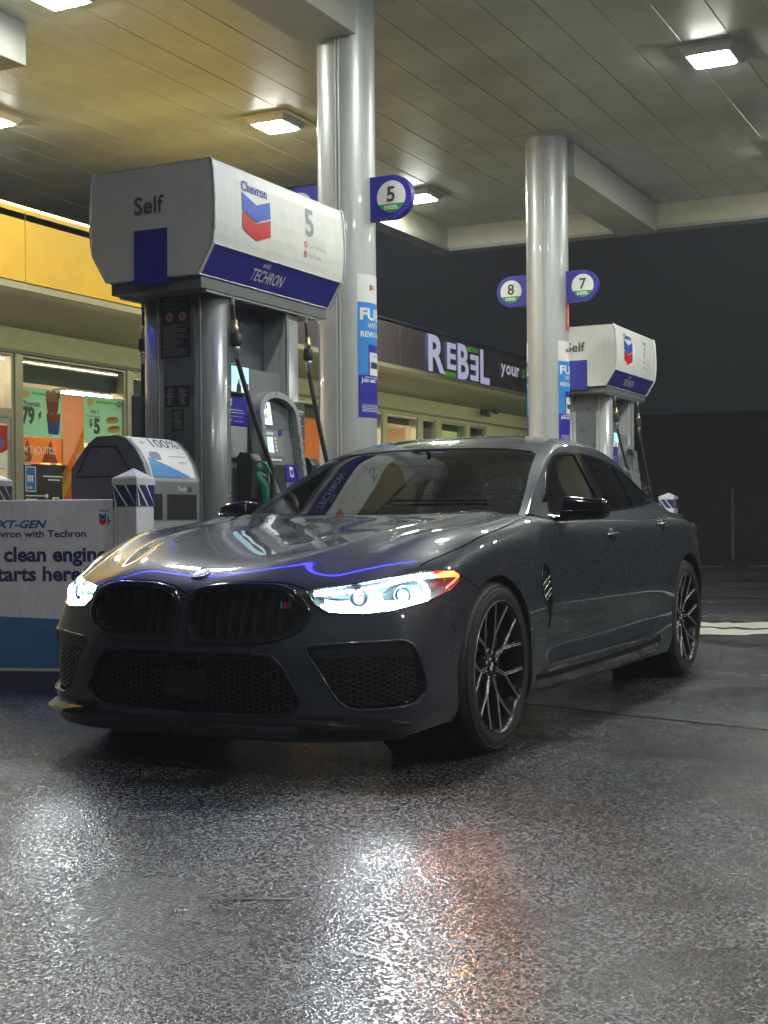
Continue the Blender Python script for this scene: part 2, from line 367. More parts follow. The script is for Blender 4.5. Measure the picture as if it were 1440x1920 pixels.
# columns, each with its joint ring and lock seam
def make_column(loc, label):
    t = thing('canopy_column', label, 'column', loc, 0, 'round columns of the canopy')
    g = MB(); R = .230
    g.lathe([(R, 0), (R, 2.42)], 72); g.lathe([(R, 2.426), (R, CZ - .012)], 72)
    g.lathe([(R - .004, 2.41), (R - .004, 2.436)], 72)
    g.done('shaft', column_white, t, recalc=True)
    a = math.atan2(-9.49, 5.135) - .34
    g = MB()
    for da in (-.045, .075):
        c, s_ = math.cos(a + da), math.sin(a + da)
        g.tube([(R * c, R * s_, .05), (R * c, R * s_, CZ - .013)], .007, 8)
    g.done('cover_seam', column_white, t)
    g = MB(); g.lathe([(.30, 0), (.30, .05), (.235, .09), (.235, 0)], 48); g.done('base_ring', painted_steel, t)
    g = MB(); g.box(-.30, .30, -.30, .30, CZ - .020, CZ - .0125, None, .002); g.done('ceiling_plate', ceiling_white, t)
    return t
col1 = make_column((-5.135, 9.49, 0), 'round white column beside pump 5, carrying the nearer number sign')
col2 = make_column((-5.135, 14.11, 0), 'round white column beside pump 7, farther back under the canopy')
def wrap(az, R):       # lays (u,z) on a column: u metres along the surface, seen from outside
    return lambda u, v: (R * math.cos(az + u / R), R * math.sin(az + u / R), v)
def column_poster(colm, side, label):
    t = thing('rewards_poster', label, 'poster', colm.location, 0, 'rewards posters wrapped round the columns')
    az = 0 if side > 0 else PI
    R = .232; h = .171; z0, z1 = 1.755, 2.876; f0 = wrap(az, R); sub = .03
    shapes([rect(-h, z0, h, z1)], f0, 'sheet', white_print, t, sub)
    f1 = wrap(az, R + .0015); f2 = wrap(az, R + .003); f3 = wrap(az, R + .0045)
    shapes([rect(-h, 2.085, h, 2.655)], f1, 'blue_field', sky_blue, t, sub)
    shapes([rect(-h, z0, h, 2.085)], f1, 'navy_field', brand_blue, t, sub)
    text('FUEL', .088, f2, 'lettering', white_print, t, (-h + .012, 2.52), .035, sub=sub, sx=1.25)
    text('WITH', .042, f2, 'lettering', white_print, t, (.0, 2.455), .02, 'CENTER', sub=sub)
    text('REWARDS', .042, f2, 'lettering', white_print, t, (-h + .02, 2.385), .03, sub=sub, sx=1.15)
    shapes([rect(-.075, 2.085, .09, 2.325)], f2, 'phone_outline', brand_blue, t, sub)
    shapes([rect(-.062, 2.085, .078, 2.265)], f3, 'phone_screen', white_print, t, sub)
    shapes([rect(-.05, 2.14, .06, 2.19)], wrap(az, R + .006), 'phone_picture', ink_navy, t, sub)
    shapes([disc(-.03 + .03 * k, 2.235, .006, 10) for k in range(3)], wrap(az, R + .006), 'phone_dots', ink, t, sub)
    text('Join and', .034, f2, 'lettering', white_print, t, (-h + .03, 2.03), .03, sub=sub)
    shapes([rect(-h + .06, 2.065, h - .05, 2.071)] + [rect(-h + .03, 1.80 + .012 * k, h - .03 - .01 * (k % 2), 1.804 + .012 * k) for k in range(5)], f2, 'small_print', white_print, t, sub)
    chevrons(-.055, 2.80, .028, .046, f2, t)
    shapes([disc(.0, 2.778, .017, 20)], f2, 'round_mark', brand_red, t, sub); shapes([disc(.0, 2.778, .010, 20)], f3, 'round_mark_inner', white_print, t, sub)
    return t
column_poster(col1, 1, 'rewards poster with phone picture on the car side of the nearer column')
column_poster(col1, -1, 'blue poster edge on the store side of the nearer column')
column_poster(col2, 1, 'rewards poster on the car side of the farther column, against the distant pump')
column_poster(col2, -1, 'thin blue poster edge on the store side of the farther column')
# small orange notice on the far column
t = thing('arrow_notice', 'narrow red notice with a pale arrow under the 7 sign', 'sign', col2.location)
shapes([rect(-.02, 2.99, .10, 3.31)], wrap(-.15, .2335), 'sheet', M('notice_red', (.50, .09, .04), .5), t, .03)
shapes([[(.02, 3.27), (.06, 3.27), (.06, 3.10), (.08, 3.10), (.04, 3.02), (.0, 3.10), (.02, 3.10)]], wrap(-.15, .235), 'arrow', M('notice_pale', (.7, .4, .3), .5), t, .03)

def number_sign(colm, side, num, label):
    t = thing('number_sign', label, 'sign', (colm.location.x, colm.location.y, 3.47), 0, 'round pump number signs on the columns')
    s = side; R = .17; cx = .415
    out = [(cx + R * math.sin(a), R * math.cos(a)) for a in [PI * k / 24 for k in range(25)]]
    out = [(s * u, v) for u, v in ([(.215, -R)] + out[::-1] + [(.215, R)])]
    if s < 0: out = out[::-1]
    g = MB(); g.prism(out, lambda u, v, w: (u, w, v), -.035, .035); g.done('plate', brand_blue, t)
    for fy, sg in ((-.038, 1), (.038, -1)):
        f = lambda u, v, fy=fy, sg=sg: (sg * u, fy, v)
        f2 = lambda u, v, fy=fy, sg=sg: (sg * u, fy * 1.06, v); f3 = lambda u, v, fy=fy, sg=sg: (sg * u, fy * 1.12, v)
        c = s * cx * sg
        shapes([disc(c, 0, .125, 48)], f, 'face', white_print, t)
        a = math.asin(.055 / .125)
        shapes([disc(c, 0, .125, 30, PI + a, 2 * PI - a)], f2, 'green_segment', brand_green, t)
        text(num, .115, f3, 'lettering', ink, t, (c, -.035), .015, 'CENTER')
        text('DIESEL', .030, f3, 'lettering', white_print, t, (c, -.098), .03, 'CENTER')
    return t
number_sign(col1, 1, '5', 'round blue diesel sign reading 5 on the nearer column')
number_sign(col1, -1, '6', 'blue sign half hidden between the big pump head and the nearer column')
number_sign(col2, 1, '7', 'round diesel sign reading 7, right of the farther column above the distant pump')
number_sign(col2, -1, '8', 'round diesel sign reading 8, left of the farther column')

# lamps set in the canopy ceiling
lens_m = lamp_mat('lamp_lens', (.96, 1.0, .90), LAMP)
def make_lamp():
    t = thing('canopy_lamp', 'square lamp', 'ceiling lamp', (0, 0, CZ), 0, 'square lamps in the canopy ceiling')
    g = MB()
    for r0, r1, z in ((.31, .25, -.018),):
        g.prism([(-r0, -r0), (r0, -r0), (r0, r0), (-r0, r0)], lambda u, v, w: (u, v, w), -.013, z)
    g.done('frame', M('lamp_frame', (.5, .5, .46), .4), t)
    g = MB(); g.prism([(-.235, -.235), (.235, -.235), (.235, .235), (-.235, .235)], lambda u, v, w: (u * (1 - (w + .02) * -3.0), v * (1 - (w + .02) * -3.0), w), -.019, -.075)
    g.done('housing', M('lamp_housing', (.55, .55, .52), .35), t)
    g = MB(); g.box(-.165, .165, -.165, .165, -.088, -.0765, None, .004); g.done('lens', lens_m, t)
    return t
LP = [(-7.37, 12.08, 'square ceiling lamp above the pump 5 head, left of the near column'), (-2.85, 12.15, 'bright square ceiling lamp at the upper right, above the car'),
      (-7.42, 15.66, 'square ceiling lamp just right of the 5 diesel sign'), (-9.85, 10.55, 'square ceiling lamp at the left edge, over the yellow fascia'),
      (-7.05, 8.30, 'square ceiling lamp at the top left corner, beyond the beam end'), (-2.76, 15.66, 'square ceiling lamp at the right edge near the back fascia'),
      (-2.85, 8.5, 'square ceiling lamp above the car hood, out of view overhead'), (1.7, 8.5, 'square ceiling lamp on the driver side of the car, out of view'),
      (1.7, 12.1, 'square ceiling lamp on the driver side, over the second row'), (1.7, 15.66, 'square ceiling lamp on the driver side, near the back fascia'),
      (-1.25, 1.9, 'square ceiling lamp nearest the camera, out of view overhead'), (1.9, 4.9, 'square ceiling lamp on the driver side, nearest the camera'), (5.9, 4.9, 'square ceiling lamp far right, nearest the camera'), (5.9, 8.5, 'square ceiling lamp far right, second row'), (5.9, 12.1, 'square ceiling lamp far right, third row')]
lamp0 = make_lamp()
for i, (x, y, lb) in enumerate(LP):
    o = lamp0 if i == 0 else copy_tree(lamp0); o.location = (x, y, CZ); o['label'] = lb
# ================================================================== fuel dispensers
HX = [(3.180, .440), (3.165, .452), (3.10, .462), (3.00, .470), (2.90, .474), (2.80, .473), (2.72, .466), (2.655, .455), (2.475, .345)]
def hx(z):
    for (a, xa), (b, xb) in zip(HX, HX[1:]):
        if b <= z <= a: return xb + (xa - xb) * (z - b) / (a - b)
    return HX[0][1] if z > 3.1 else HX[-1][1]
HL = 1.673
def make_pump(loc, num, label, full=True):
    t = thing('fuel_pump', label, 'fuel pump', loc, 0, 'fuel pumps in a row')
    # ---- head
    g = MB(); prof = [(x, z) for z, x in HX] + [(-x, z) for z, x in reversed(HX)]
    g.prism(prof, lambda u, v, w: (u, w, v), .012, HL - .012, white_panel, cap=False)
    inner = [(u * .985, 2.475 + (v - 2.475) * .99) for u, v in prof]
    g.prism(inner, lambda u, v, w: (u, w, v), .004, .016, white_panel); g.prism(inner, lambda u, v, w: (u, w, v), HL - .016, HL - .004, white_panel)
    g.done('head', white_panel, t)
    head = t.children[-1]
    trim = M('trim_white', (.66, .66, .66), .3, metal=.2)
    for sg, nm in ((1, 'edge_trim'), (-1, 'edge_trim')):
        for yy in (.008, HL - .008):
            g = MB(); pts = [(sg * (x + .004), yy, z) for z, x in HX]; g.tube(pts, .009, 8, trim); g.done(nm, trim, t)
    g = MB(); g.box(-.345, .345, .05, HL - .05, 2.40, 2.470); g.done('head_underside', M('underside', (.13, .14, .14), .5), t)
    for sg in (1, -1):
        g = MB(); g.box(min(sg * .30, sg * .335), max(sg * .30, sg * .335), .12, HL - .10, 2.385, 2.398); g.done('light_rail', trim, t)
    F = lambda e: (lambda u, v: (hx(v) + e, u, v))            # car side of the head, seen from +x
    B = lambda e: (lambda u, v: (-hx(v) - e, HL - u, v))
    for side, FF in (('front', F), ('back', B)):
        s = .06
        shapes([rect(.045, 2.482, HL - .045, 2.652)], FF(.003), 'blue_band', brand_blue, t, .0)
        g = MB()
        sgn = 1 if side == 'front' else -1
        for zz in (2.656, 2.478):
            g.tube([(sgn * (hx(zz) + .002), .03, zz), (sgn * (hx(zz) + .002), HL - .03, zz)], .0055, 6)
        g.done('band_trim', trim, t)
        text('Chevron', .062, FF(.004), 'lettering', M('logo_navy', (.02, .05, .33), .4), t, (.318, 3.045), .028, sub=s, sx=.98)
        chevrons(.322, 3.03, .335, .262, FF(.004), t, s, M('logo_blue'))
        text(num, .182, FF(.004), 'lettering', grey_print, t, (1.105, 2.905), .02, sub=s)
        for k, tx in enumerate(('Turn Off Engine', 'No Smoking')):
            zz = 2.838 - .066 * k
            ring = [(1.115 + .022 * math.cos(a), zz + .022 * math.sin(a)) for a in [2 * PI * i / 24 for i in range(24)]]
            shapes([ring], FF(.004), 'prohibition_sign', brand_red, t); shapes([disc(1.115, zz, .016, 20)], FF(.005), 'sign_face', white_print, t)
            shapes([[(1.099, zz + .010), (1.105, zz + .014), (1.131, zz - .010), (1.125, zz - .014)], rect(1.107, zz - .004, 1.123, zz + .004)], FF(.006), 'sign_bar', brand_red, t)
            text(tx, .026, FF(.004), 'lettering', grey_print, t, (1.155, zz - .014), 0)
        text('with', .036, FF(.0055), 'lettering', white_print, t, (.625, 2.604), .005, shear=.2)
        text('TECHRON', .068, FF(.0055), 'lettering', white_print, t, (.54, 2.522), .012, sx=.86, shear=.12)
    # end faces
    for (fy, sg) in ((-.001, 1), (HL + .001, -1)):
        E = lambda e, fy=fy, sg=sg: (lambda u, v: (sg * u, fy - sg * e, v))
        text('Self', .105, E(.006), 'lettering', M('self_grey', (.10, .105, .11), .5), t, (-.124, 2.884), .012, sx=1.05)
        shapes([rect(-.124, 2.475, .132, 2.78)], E(.0055), 'blue_square', brand_blue, t)
        g = MB(); g.box(-.128, .136, min(fy - sg * .004, fy + sg * .03), max(fy - sg * .004, fy + sg * .03), 2.44, 2.476, brand_blue); g.done('blue_square_foot', brand_blue, t)
    # ---- body: two rounded end posts with a recessed bay between
    def post(y0, y1, r0, r1, name='end_post'):
        g = MB(); hw = .305; pts = []
        for (cx, cy, a0, r) in ((hw - r1, y1 - r1, 0, r1), (-hw + r1, y1 - r1, PI / 2, r1), (-hw + r0, y0 + r0, PI, r0), (hw - r0, y0 + r0, 1.5 * PI, r0)):
            for k in range(9): pts.append((cx + r * math.cos(a0 + k * PI / 16), cy + r * math.sin(a0 + k * PI / 16)))
        g.prism(pts, lambda u, v, w: (u, v, w), .12, 2.40, painted_steel, smooth=False)
        for f in g.bm.faces:
            if abs(f.normal.z) < .5: f.smooth = True
        o = g.done(name, painted_steel, t); o.data.shade_smooth() if hasattr(o.data, 'shade_smooth') else None
        for p in o.data.polygons: p.use_smooth = len(p.vertices) == 4
    post(.273, .430, .10, .02); post(1.13, 1.36, .02, .10)
    g = MB(); g.box(-.12, .12, .43, 1.13, .12, 2.40); g.done('inner_core', dark_panel, t)
    for sg in (1, -1):
        g = MB(); x0, x1 = sorted((sg * .300, sg * .3085)); g.box(x0, x1, .392, .428, .15, 2.39, steel, .002); g.box(x0, x1, 1.132, 1.16, .15, 2.39, steel, .002); g.done('corner_strip', steel, t)
    g = MB(); g.box(-.10, .14, .262, .2725, .15, 2.395, M('end_insert', (.16, .175, .20), .3, metal=.3, coat=.3), .003); g.done('end_panel', None, t)
    g = MB()
    for xx in (-.145, .182): g.tube([(xx, .272, .15), (xx, .272, 2.39)], .008, 8)
    g.done('end_moulding', steel, t)
    E = lambda e: (lambda u, v: (u, .262 - e, v))
    dn = M('notice_dark', (.028, .030, .042), .4)
    def notice(u0, v0, u1, v1, m, rows, seed, cols=1, icons=False, lab=None):
        n = thing('notice', lab, 'notice', (loc[0], loc[1], 0)); n['group'] = 'notices stuck on the pump end'
        shapes([rect(u0, v0, u1, v1)], E(.002), 'sheet', m, n); r = random.Random(seed); ls = []
        for c in range(cols):
            a = u0 + (u1 - u0) * c / cols + .01; w = (u1 - u0) / cols - .02; k = 0; v = v1 - .02
            while v > v0 + .015:
                if not (icons and .24 < (v1 - v) / (v1 - v0) < .47): ls.append(rect(a + r.choice((0, .008, .015)), v, a + w * r.uniform(.45, 1), v + .0032))
                v -= (v1 - v0 - .03) / rows
        shapes(ls, E(.0035), 'small_print', M('print_dim', (.32, .32, .33), .5), n)
        if icons:
            for cx in (u0 + (u1 - u0) * .30, u0 + (u1 - u0) * .74):
                cz = v1 - (v1 - v0) * .34
                shapes([disc(cx, cz, .033, 24)], E(.0038), 'prohibition_ring', M('ring_red', (.30, .05, .05), .5), n); shapes([disc(cx, cz, .026, 24)], E(.0046), 'pictogram_field', M('pink_grey', (.35, .27, .27), .5), n)
                shapes([[(cx - .024, cz + .016), (cx - .018, cz + .022), (cx + .024, cz - .016), (cx + .018, cz - .022)]], E(.0058), 'slash', M('ring_red'), n)
                shapes([rect(cx - .012, cz - .012, cx + .01, cz - .004), rect(cx - .004, cz - .012, cx + .004, cz + .016)], E(.0052), 'pictogram', ink, n)
        return n
    if num == '5':
        notice(-.118, 2.0, .116, 2.405, dn, 30, 4, 1, True, 'tall dark safety notice with two prohibition symbols, topmost on the pump end')
        notice(-.088, 1.686, .106, 1.825, dn, 15, 5, 2, False, 'smaller two column dark notice in the middle of the pump end')
        notice(-.038, 1.53, .064, 1.674, M('notice_green', (.02, .07, .035), .45), 13, 6, 1, False, 'small dark green notice, lowest on the pump end')
    # ---- side equipment (both sides)
    for sg in (1, -1):
        P = lambda x, y: (sg * x, y if sg > 0 else 1.56 - y)
        def bx(name, x0, x1, y0, y1, z0, z1, m, bev=.004, parent=t):
            (a, c), (b_, d) = P(x0, y0), P(x1, y1); g = MB(); g.box(min(a, b_), max(a, b_), min(c, d), max(c, d), z0, z1, m, bev); return g.done(name, m, parent)
        S = lambda e, x=.30: (lambda u, v: (sg * (x + e), u if sg > 0 else 1.56 - u, v))
        bx('cabinet', .12, .262, .432, 1.128, .12, 1.96, mid_grey)
        cab = t.children[-1]
        scr = bx('video_screen', .262, .300, .434, .665, 1.775, 1.972, black_plastic, .006)
        f = S(.002); v0, v1 = 1.79, 1.957
        shapes([rect(.445, v0, .652, v1)], f, 'picture', lamp_mat('screen_sky', (.14, .55, .72), 1.1), scr)
        shapes([rect(.445, v0, .652, v0 + .055)], S(.003), 'picture_ground', lamp_mat('screen_pale', (.55, .75, .72), .9), scr)
        shapes([[(.50, v0), (.505, v0 + .045), (.52, v0 + .06), (.525, v0 + .085), (.535, v0 + .09), (.54, v0 + .06), (.555, v0 + .04), (.56, v0)], [(.60, v0), (.602, v0 + .05), (.595, v0 + .058), (.645, v0 + .062), (.64, v0)]], S(.004), 'picture_figures', M('figure_dark', (.02, .04, .09), .5), scr)
        sp = bx('blue_instruction_panel', .262, .285, .43, .665, 1.575, 1.762, brand_blue)
        shapes([rect(.45, 1.725 - .001, .475, 1.745), rect(.45, 1.70, .47, 1.715), rect(.45, 1.672, .60, 1.676), rect(.47, 1.655, .62, 1.659), rect(.45, 1.63, .60, 1.633), rect(.45, 1.60, .47, 1.615), rect(.50, 1.60, .61, 1.603)], S(.0, .287), 'small_print', white_print, sp)
        bx('blank_panel', .262, .280, .43, .665, 1.36, 1.57, M('panel_pale', (.42, .43, .44), .4))
        # console with an arched top, leaning out toward the bottom
        cons = thing_part('console', t)
        def lean(z): return .305 + (1.82 - z) * .14
        def cf(e): return lambda u, v: (sg * (lean(v) + e), u if sg > 0 else 1.56 - u, v)
        arch = lambda i: [(.70 + i, .95), (.70 + i, 1.66)] + [(.955 - (.255 - i) * math.cos(a), 1.66 + (.165 - i) * math.sin(a)) for a in [PI * k / 16 for k in range(1, 16)]] + [(1.21 - i, 1.66), (1.21 - i, .95)]
        sh = .0
        g = MB(); pts = arch(0); inn = arch(.042)
        n = len(pts)
        outer_f = [cf(.035)(u, v) for u, v in pts]; outer_b = [cf(-.07)(u, v) for u, v in pts]; inner_f = [cf(.035)(u, v) for u, v in inn]; inner_b = [cf(-.03)(u, v) for u, v in inn]
        vs = outer_f + outer_b + inner_f + inner_b
        fs = []
        for i in range(n - 1):
            fs += [(i, i + 1, n + i + 1, n + i), (i, i + 1, 2 * n + i + 1, 2 * n + i), (2 * n + i, 2 * n + i + 1, 3 * n + i + 1, 3 * n + i)]
        g.faces(vs, fs); g.done('frame', M('console_silver', (.40, .41, .43), .3, metal=.4, coat=.2), cons)
        g = MB(); g.faces([cf(-.028)(u, v) for u, v in inn], [tuple(range(len(inn)))]); g.done('face', mid_grey, cons)
        shapes([rect(.762, 1.57, 1.15, 1.775)], cf(-.026), 'display_surround', M('surround_grey', (.13, .14, .16), .4), cons)
        shapes([rect(.78, 1.598, .925, 1.752)], cf(-.020), 'display_glass', lamp_mat('lcd', (.72, .85, .92), .95), cons)
        text('5.124', .040, cf(-.018), 'lettering', M('lcd_ink', (.03, .04, .06), .5), cons, (.79, 1.70), .01, sx=.72 )
        text('0.000', .030, cf(-.018), 'lettering', M('lcd_ink'), cons, (.80, 1.64), .01, sx=.8)
        shapes([rect(.765, 1.385, 1.03, 1.56)], cf(-.024), 'terminal_surround', M('terminal_grey', (.26, .27, .28), .4), cons)
        shapes([rect(.80, 1.528, .92, 1.550)], cf(-.021), 'terminal_label', white_print, cons); text('PAY HERE' if False else '- - -', .010, cf(-.019), 'label_print', brand_red, cons, (.835, 1.534), .02)
        shapes([rect(.815, 1.41, .905, 1.515)], cf(-.021), 'terminal_screen', lamp_mat('terminal_cyan', (.35, .72, .82), .9), cons)
        kb = [rect(.775, 1.42 + .026 * k, .80, 1.438 + .026 * k) for k in range(4)] + [rect(.922, 1.42 + .026 * k, .950, 1.438 + .026 * k) for k in range(4)]
        shapes(kb, cf(-.020), 'terminal_keys', white_print, cons)
        shapes([rect(.99, 1.53, 1.03, 1.568)], cf(-.018), 'access_sticker', brand_blue, cons)
        shapes([rect(.80, 1.355, .99, 1.368)], cf(-.021), 'model_strip', white_print, cons)
        shapes([[(.885, 1.33), (1.01, 1.33), (1.01, 1.13), (.94, 1.13), (.885, 1.24)]], cf(-.022), 'receipt_slot', black_plastic, cons)
        shapes([rect(.79, 1.26, .87, 1.335), rect(.80, 1.15, .87, 1.24)], cf(-.022), 'card_reader', M('reader_grey', (.30, .31, .32), .4), cons)
        shapes([disc(.815, 1.31, .014, 16)], cf(-.018), 'card_button', ink, cons)
        shapes([rect(1.02, 1.22, 1.165, 1.335), rect(1.05, 1.03, 1.165, 1.205)], cf(-.021), 'blue_sticker', brand_blue, cons)
        shapes([rect(1.07, 1.25, 1.115, 1.32), rect(1.105, 1.14, 1.155, 1.165), rect(1.06, 1.09, 1.10, 1.12), rect(1.11, 1.06, 1.15, 1.10)], cf(-.018), 'sticker_print', white_print, cons)
        shapes([rect(1.083, 1.262, 1.104, 1.30)], cf(-.016), 'sticker_mark', brand_blue, cons)
        shapes([rect(.79, 1.03, .94, 1.10)], cf(-.021), 'receipt_label', white_print, cons)
        # grade panel at the far post
        gp = bx('grade_panel', .30, .322, 1.145, 1.345, 1.36, 1.775, M('grade_dark', (.10, .11, .12), .4))
        ls = []
        for k in range(3):
            z = 1.46 + .10 * k; ls += [rect(1.17, z, 1.20, z + .005), rect(1.245, z - .03, 1.262, z + .035), rect(1.27, z - .01, 1.285, z + .012), rect(1.15, z + .05, 1.34, z + .0535)]
        ls += [[(1.185, 1.70), (1.20, 1.735), (1.215, 1.71), (1.205, 1.685)], rect(1.24, 1.715, 1.32, 1.719), rect(1.24, 1.703, 1.32, 1.707), rect(1.24, 1.691, 1.32, 1.695)]
        shapes(ls, S(.0, .324), 'grade_print', white_print, gp)
        # nozzle boots and nozzles
        for (yc, grn) in ((.565, True), (1.325, False)):
            hb = thing_part('nozzle_holder', t)
            (cx, cy) = P(.345, yc)
            g = MB(); pr = [(-.045, 1.06), (-.045, 1.37), (-.02, 1.40), (.05, 1.385), (.075, 1.34), (.06, 1.10), (.02, 1.05)]
            g.prism([(cx + sg * u, v) for u, v in pr], lambda u, v, w: (u, w, v), cy - .055, cy + .055, black_plastic); g.done('boot', black_plastic, hb)
            nzm = M('nozzle_green', (.015, .22, .12), .42, coat=.3) if grn else black_plastic
            X = lambda x: cx + sg * x
            q = 1 if sg > 0 else -1
            g = MB(); g.tube([(X(.02), cy + q * .01, 1.325), (X(.055), cy + q * .03, 1.26), (X(.10), cy + q * .06, 1.235)], [.018, .024, .020], 10)
            g.tube([(X(.045), cy + q * .02, 1.27), (X(.085), cy + q * .06, 1.17), (X(.080), cy + q * .09, 1.06)], [.030, .036, .028], 12)
            g.tube([(X(.06), cy + q * .03, 1.32), (X(.10), cy + q * .05, 1.33), (X(.13), cy + q * .10, 1.24), (X(.13), cy + q * .14, 1.12), (X(.09), cy + q * .12, 1.05)], [.010, .013, .012, .011, .01], 8)
            g.ball((X(.06), cy + q * .03, 1.30), .034, seg=12); g.done('nozzle', nzm, hb)
            g = MB(); g.tube([(X(.02), cy + q * .01, 1.325), (X(-.02), cy - q * .03, 1.39)], .010, 8); g.done('spout', chrome, hb)
    # ---- hoses from the head
    for (sx, y0, x1, y1, zb) in ((1, .42, .47, .66, 1.30), (1, 1.36, .455, 1.46, 1.28), (-1, .37, .35, .36, 1.25), (-1, 1.30, .46, 1.30, 1.3)):
        h = thing_part('hose', t); x0 = .325 if sx > 0 else .335; xx = lambda k: sx * (x0 + (x1 - x0) * k); yy = lambda k: y0 + (y1 - y0) * k
        g = MB(); g.tube([(sx * x0, y0, 2.40), (xx(.02), yy(.02), 2.34)], [.018, .014], 10); g.done('swivel', steel, h)
        g = MB(); g.tube([(xx(.02), yy(.02), 2.35), (xx(.06), yy(.06), 2.24)], .0125, 10); g.done('whip_hose', rubber, h)
        g = MB(); g.lathe([(.0, 0), (.019, 0), (.019, -.04), (.026, -.045), (.026, -.085), (.0, -.085)], 8, origin=(xx(.075), yy(.075), 2.245)); g.done('breakaway_upper', brass, h)
        g = MB(); g.lathe([(.020, 0), (.033, -.01), (.035, -.075), (.024, -.09), (.0, -.09)], 20, origin=(xx(.10), yy(.10), 2.165)); g.done('breakaway', rubber, h)
        g = MB(); g.lathe([(.022, 0), (.025, -.01), (.025, -.035), (.018, -.04), (.018, -.085), (0, -.085)], 8, origin=(xx(.115), yy(.115), 2.078)); g.done('breakaway_lower', steel, h)
        n_ = 14; path = []
        for k in range(n_ + 1):
            s = k / n_; z = 2.0 + (zb - 2.0) * s - .02 * math.sin(PI * s); path.append((xx(.13 + .87 * s), yy(.13 + .87 * s ** 1.1), z))
        path += [(xx(1.02), yy(1.06), zb - .25), (xx(1.0), yy(1.12), zb - .55), (xx(.9), yy(1.0), .42), (xx(.7), yy(.9), .36), (xx(.45), yy(.7), .55)]
        g = MB(); g.tube(path, .0165, 12); g.done('hose_line', rubber, h)
    return t
def thing_part(name, parent):
    o = bpy.data.objects.new(name, None); COL.objects.link(o); o.parent = parent; o.empty_display_size = .05; return o
make_pump((2.3, 6.907, 0), '3', 'white headed fuel pump number 3, on the driver side out of view')
make_pump((-5.135, 6.907, 0), '5', 'white headed fuel pump number 5, large behind the left side of the car')
make_pump((-5.135, 15.06, 0), '7', 'white headed fuel pump number 7, small beyond the farther column')

# raised island strips under pumps and columns
for y0, y1, lb in ((6.47, 10.4, 'concrete island strip under the large near pump, behind the car'), (13.4, 17.6, 'concrete island strip under the small distant pump')):
    g = MB(); R = .42; pts = []
    for a0, cy in ((0, y1 - R), (PI, y0 + R)):
        for k in range(13): pts.append((-5.135 + R * math.cos(a0 + k * PI / 12) * 1.0, cy + R * math.sin(a0 + k * PI / 12)))
    g.prism(pts, lambda u, v, w: (u, v, w), 0, .12); g.done('pump_island', concrete, label=lb, cat='pump island', group='pump islands')

# waste bin with arched top, standing at the pump's end
wb = thing('trash_bin', 'grey arched trash bin with a 100% poster at the end of the island', 'trash bin', (-5.14, 6.49, 0))
bp_ = [(-.285, .12), (-.285, 1.27), (-.225, 1.345), (-.155, 1.42), (-.095, 1.462), (.055, 1.466), (.12, 1.45), (.19, 1.385), (.245, 1.30), (.280, 1.20), (.280, .12)]
g = MB(); g.prism(bp_, lambda u, v, w: (u, w, v), .012, .528, M('bin_grey', (.33, .34, .36), .35), smooth=False); g.done('shell', None, wb)
dk = M('bin_dark', (.105, .112, .13), .45, bump=.05, bscale=300)
for yy in ((0, .014), (.526, .54)):
    g = MB(); g.prism([(u * 1.01, .12 + (v - .12) * 1.003) for u, v in bp_], lambda u, v, w: (u, w, v), yy[0], yy[1], dk); g.done('end_cap', dk, wb)
g = MB(); g.tube([(-.245, -.004, 1.225), (-.14, -.004, 1.405), (.055, -.004, 1.405), (.175, -.004, 1.225), (-.245, -.004, 1.225)], .0035, 6); g.done('lid_seam', M('seam_black', (.008, .008, .01), .5), wb)
g = MB(); g.lathe([(0, -.008), (.008, -.008), (.008, 0)], 14, origin=(-.04, -.002, 1.37), axis='y'); g.done('lock', steel, wb)
def bins(e):   # (u along y, s down the sloping front)
    seg = [(.06, 1.466), (.12, 1.45), (.19, 1.385), (.245, 1.30), (.280, 1.20), (.280, .9)]
    def f(u, s):
        d = -s
        for (a, za), (b, zb) in zip(seg, seg[1:]):
            l = math.hypot(b - a, zb - za)
            if d <= l or (b, zb) == seg[-1]:
                k = max(0, d) / l; nx, nz = (za - zb) / l, (b - a) / l
                return (a + (b - a) * k + nx * e, u, za + (zb - za) * k + nz * e)
            d -= l
    return f
s_ = .03
shapes([rect(.045, -.345, .495, -.015)], bins(.004), 'poster', white_print, wb, s_)
shapes([[(.06, -.33), (.075, -.215), (.44, -.335), (.44, -.345), (.06, -.345)]], bins(.0055), 'poster_blue', M('poster_blue', (.04, .24, .62), .4), wb, s_)
text('100%', .078, bins(.006), 'lettering', ink_navy, wb, (.175, -.135), .0, sub=s_, sx=1.25)
shapes([rect(.10, -.10, .14, -.095), rect(.115, -.115, .119, -.075), rect(.30, -.205, .47, -.201), rect(.36, -.245, .46, -.242), rect(.36, -.255, .44, -.252), rect(.15, -.045, .40, -.043)], bins(.006), 'small_print', ink_navy, wb, s_)
shapes([[(.10, -.20), (.12, -.175), (.20, -.175), (.215, -.20), (.20, -.235), (.11, -.235)]], bins(.0065), 'poster_picture', M('pic_grey', (.15, .18, .26), .4), wb, s_)
G2 = lambda e: (lambda u, v: (.280 + e, u, v))
shapes([rect(.01, .96, .53, 1.19)], G2(.002), 'lower_panel', mid_grey, wb)
shapes([rect(.19, .965, .50, 1.118), rect(.03, .965, .145, 1.118)], G2(.004), 'opening', M('void_black', (.006, .006, .006), .6), wb)
text('Trash', .028, G2(.004), 'lettering', white_print, wb, (.30, 1.138), .01)
shapes([[(.40, 1.132), (.41, 1.165), (.435, 1.165), (.455, 1.132)]], G2(.004), 'bin_symbol', ink, wb)
g = MB(); g.box(-.27, .265, .02, .52, .12, .96, M('bin_grey')); g.done('lower_body', None, wb)

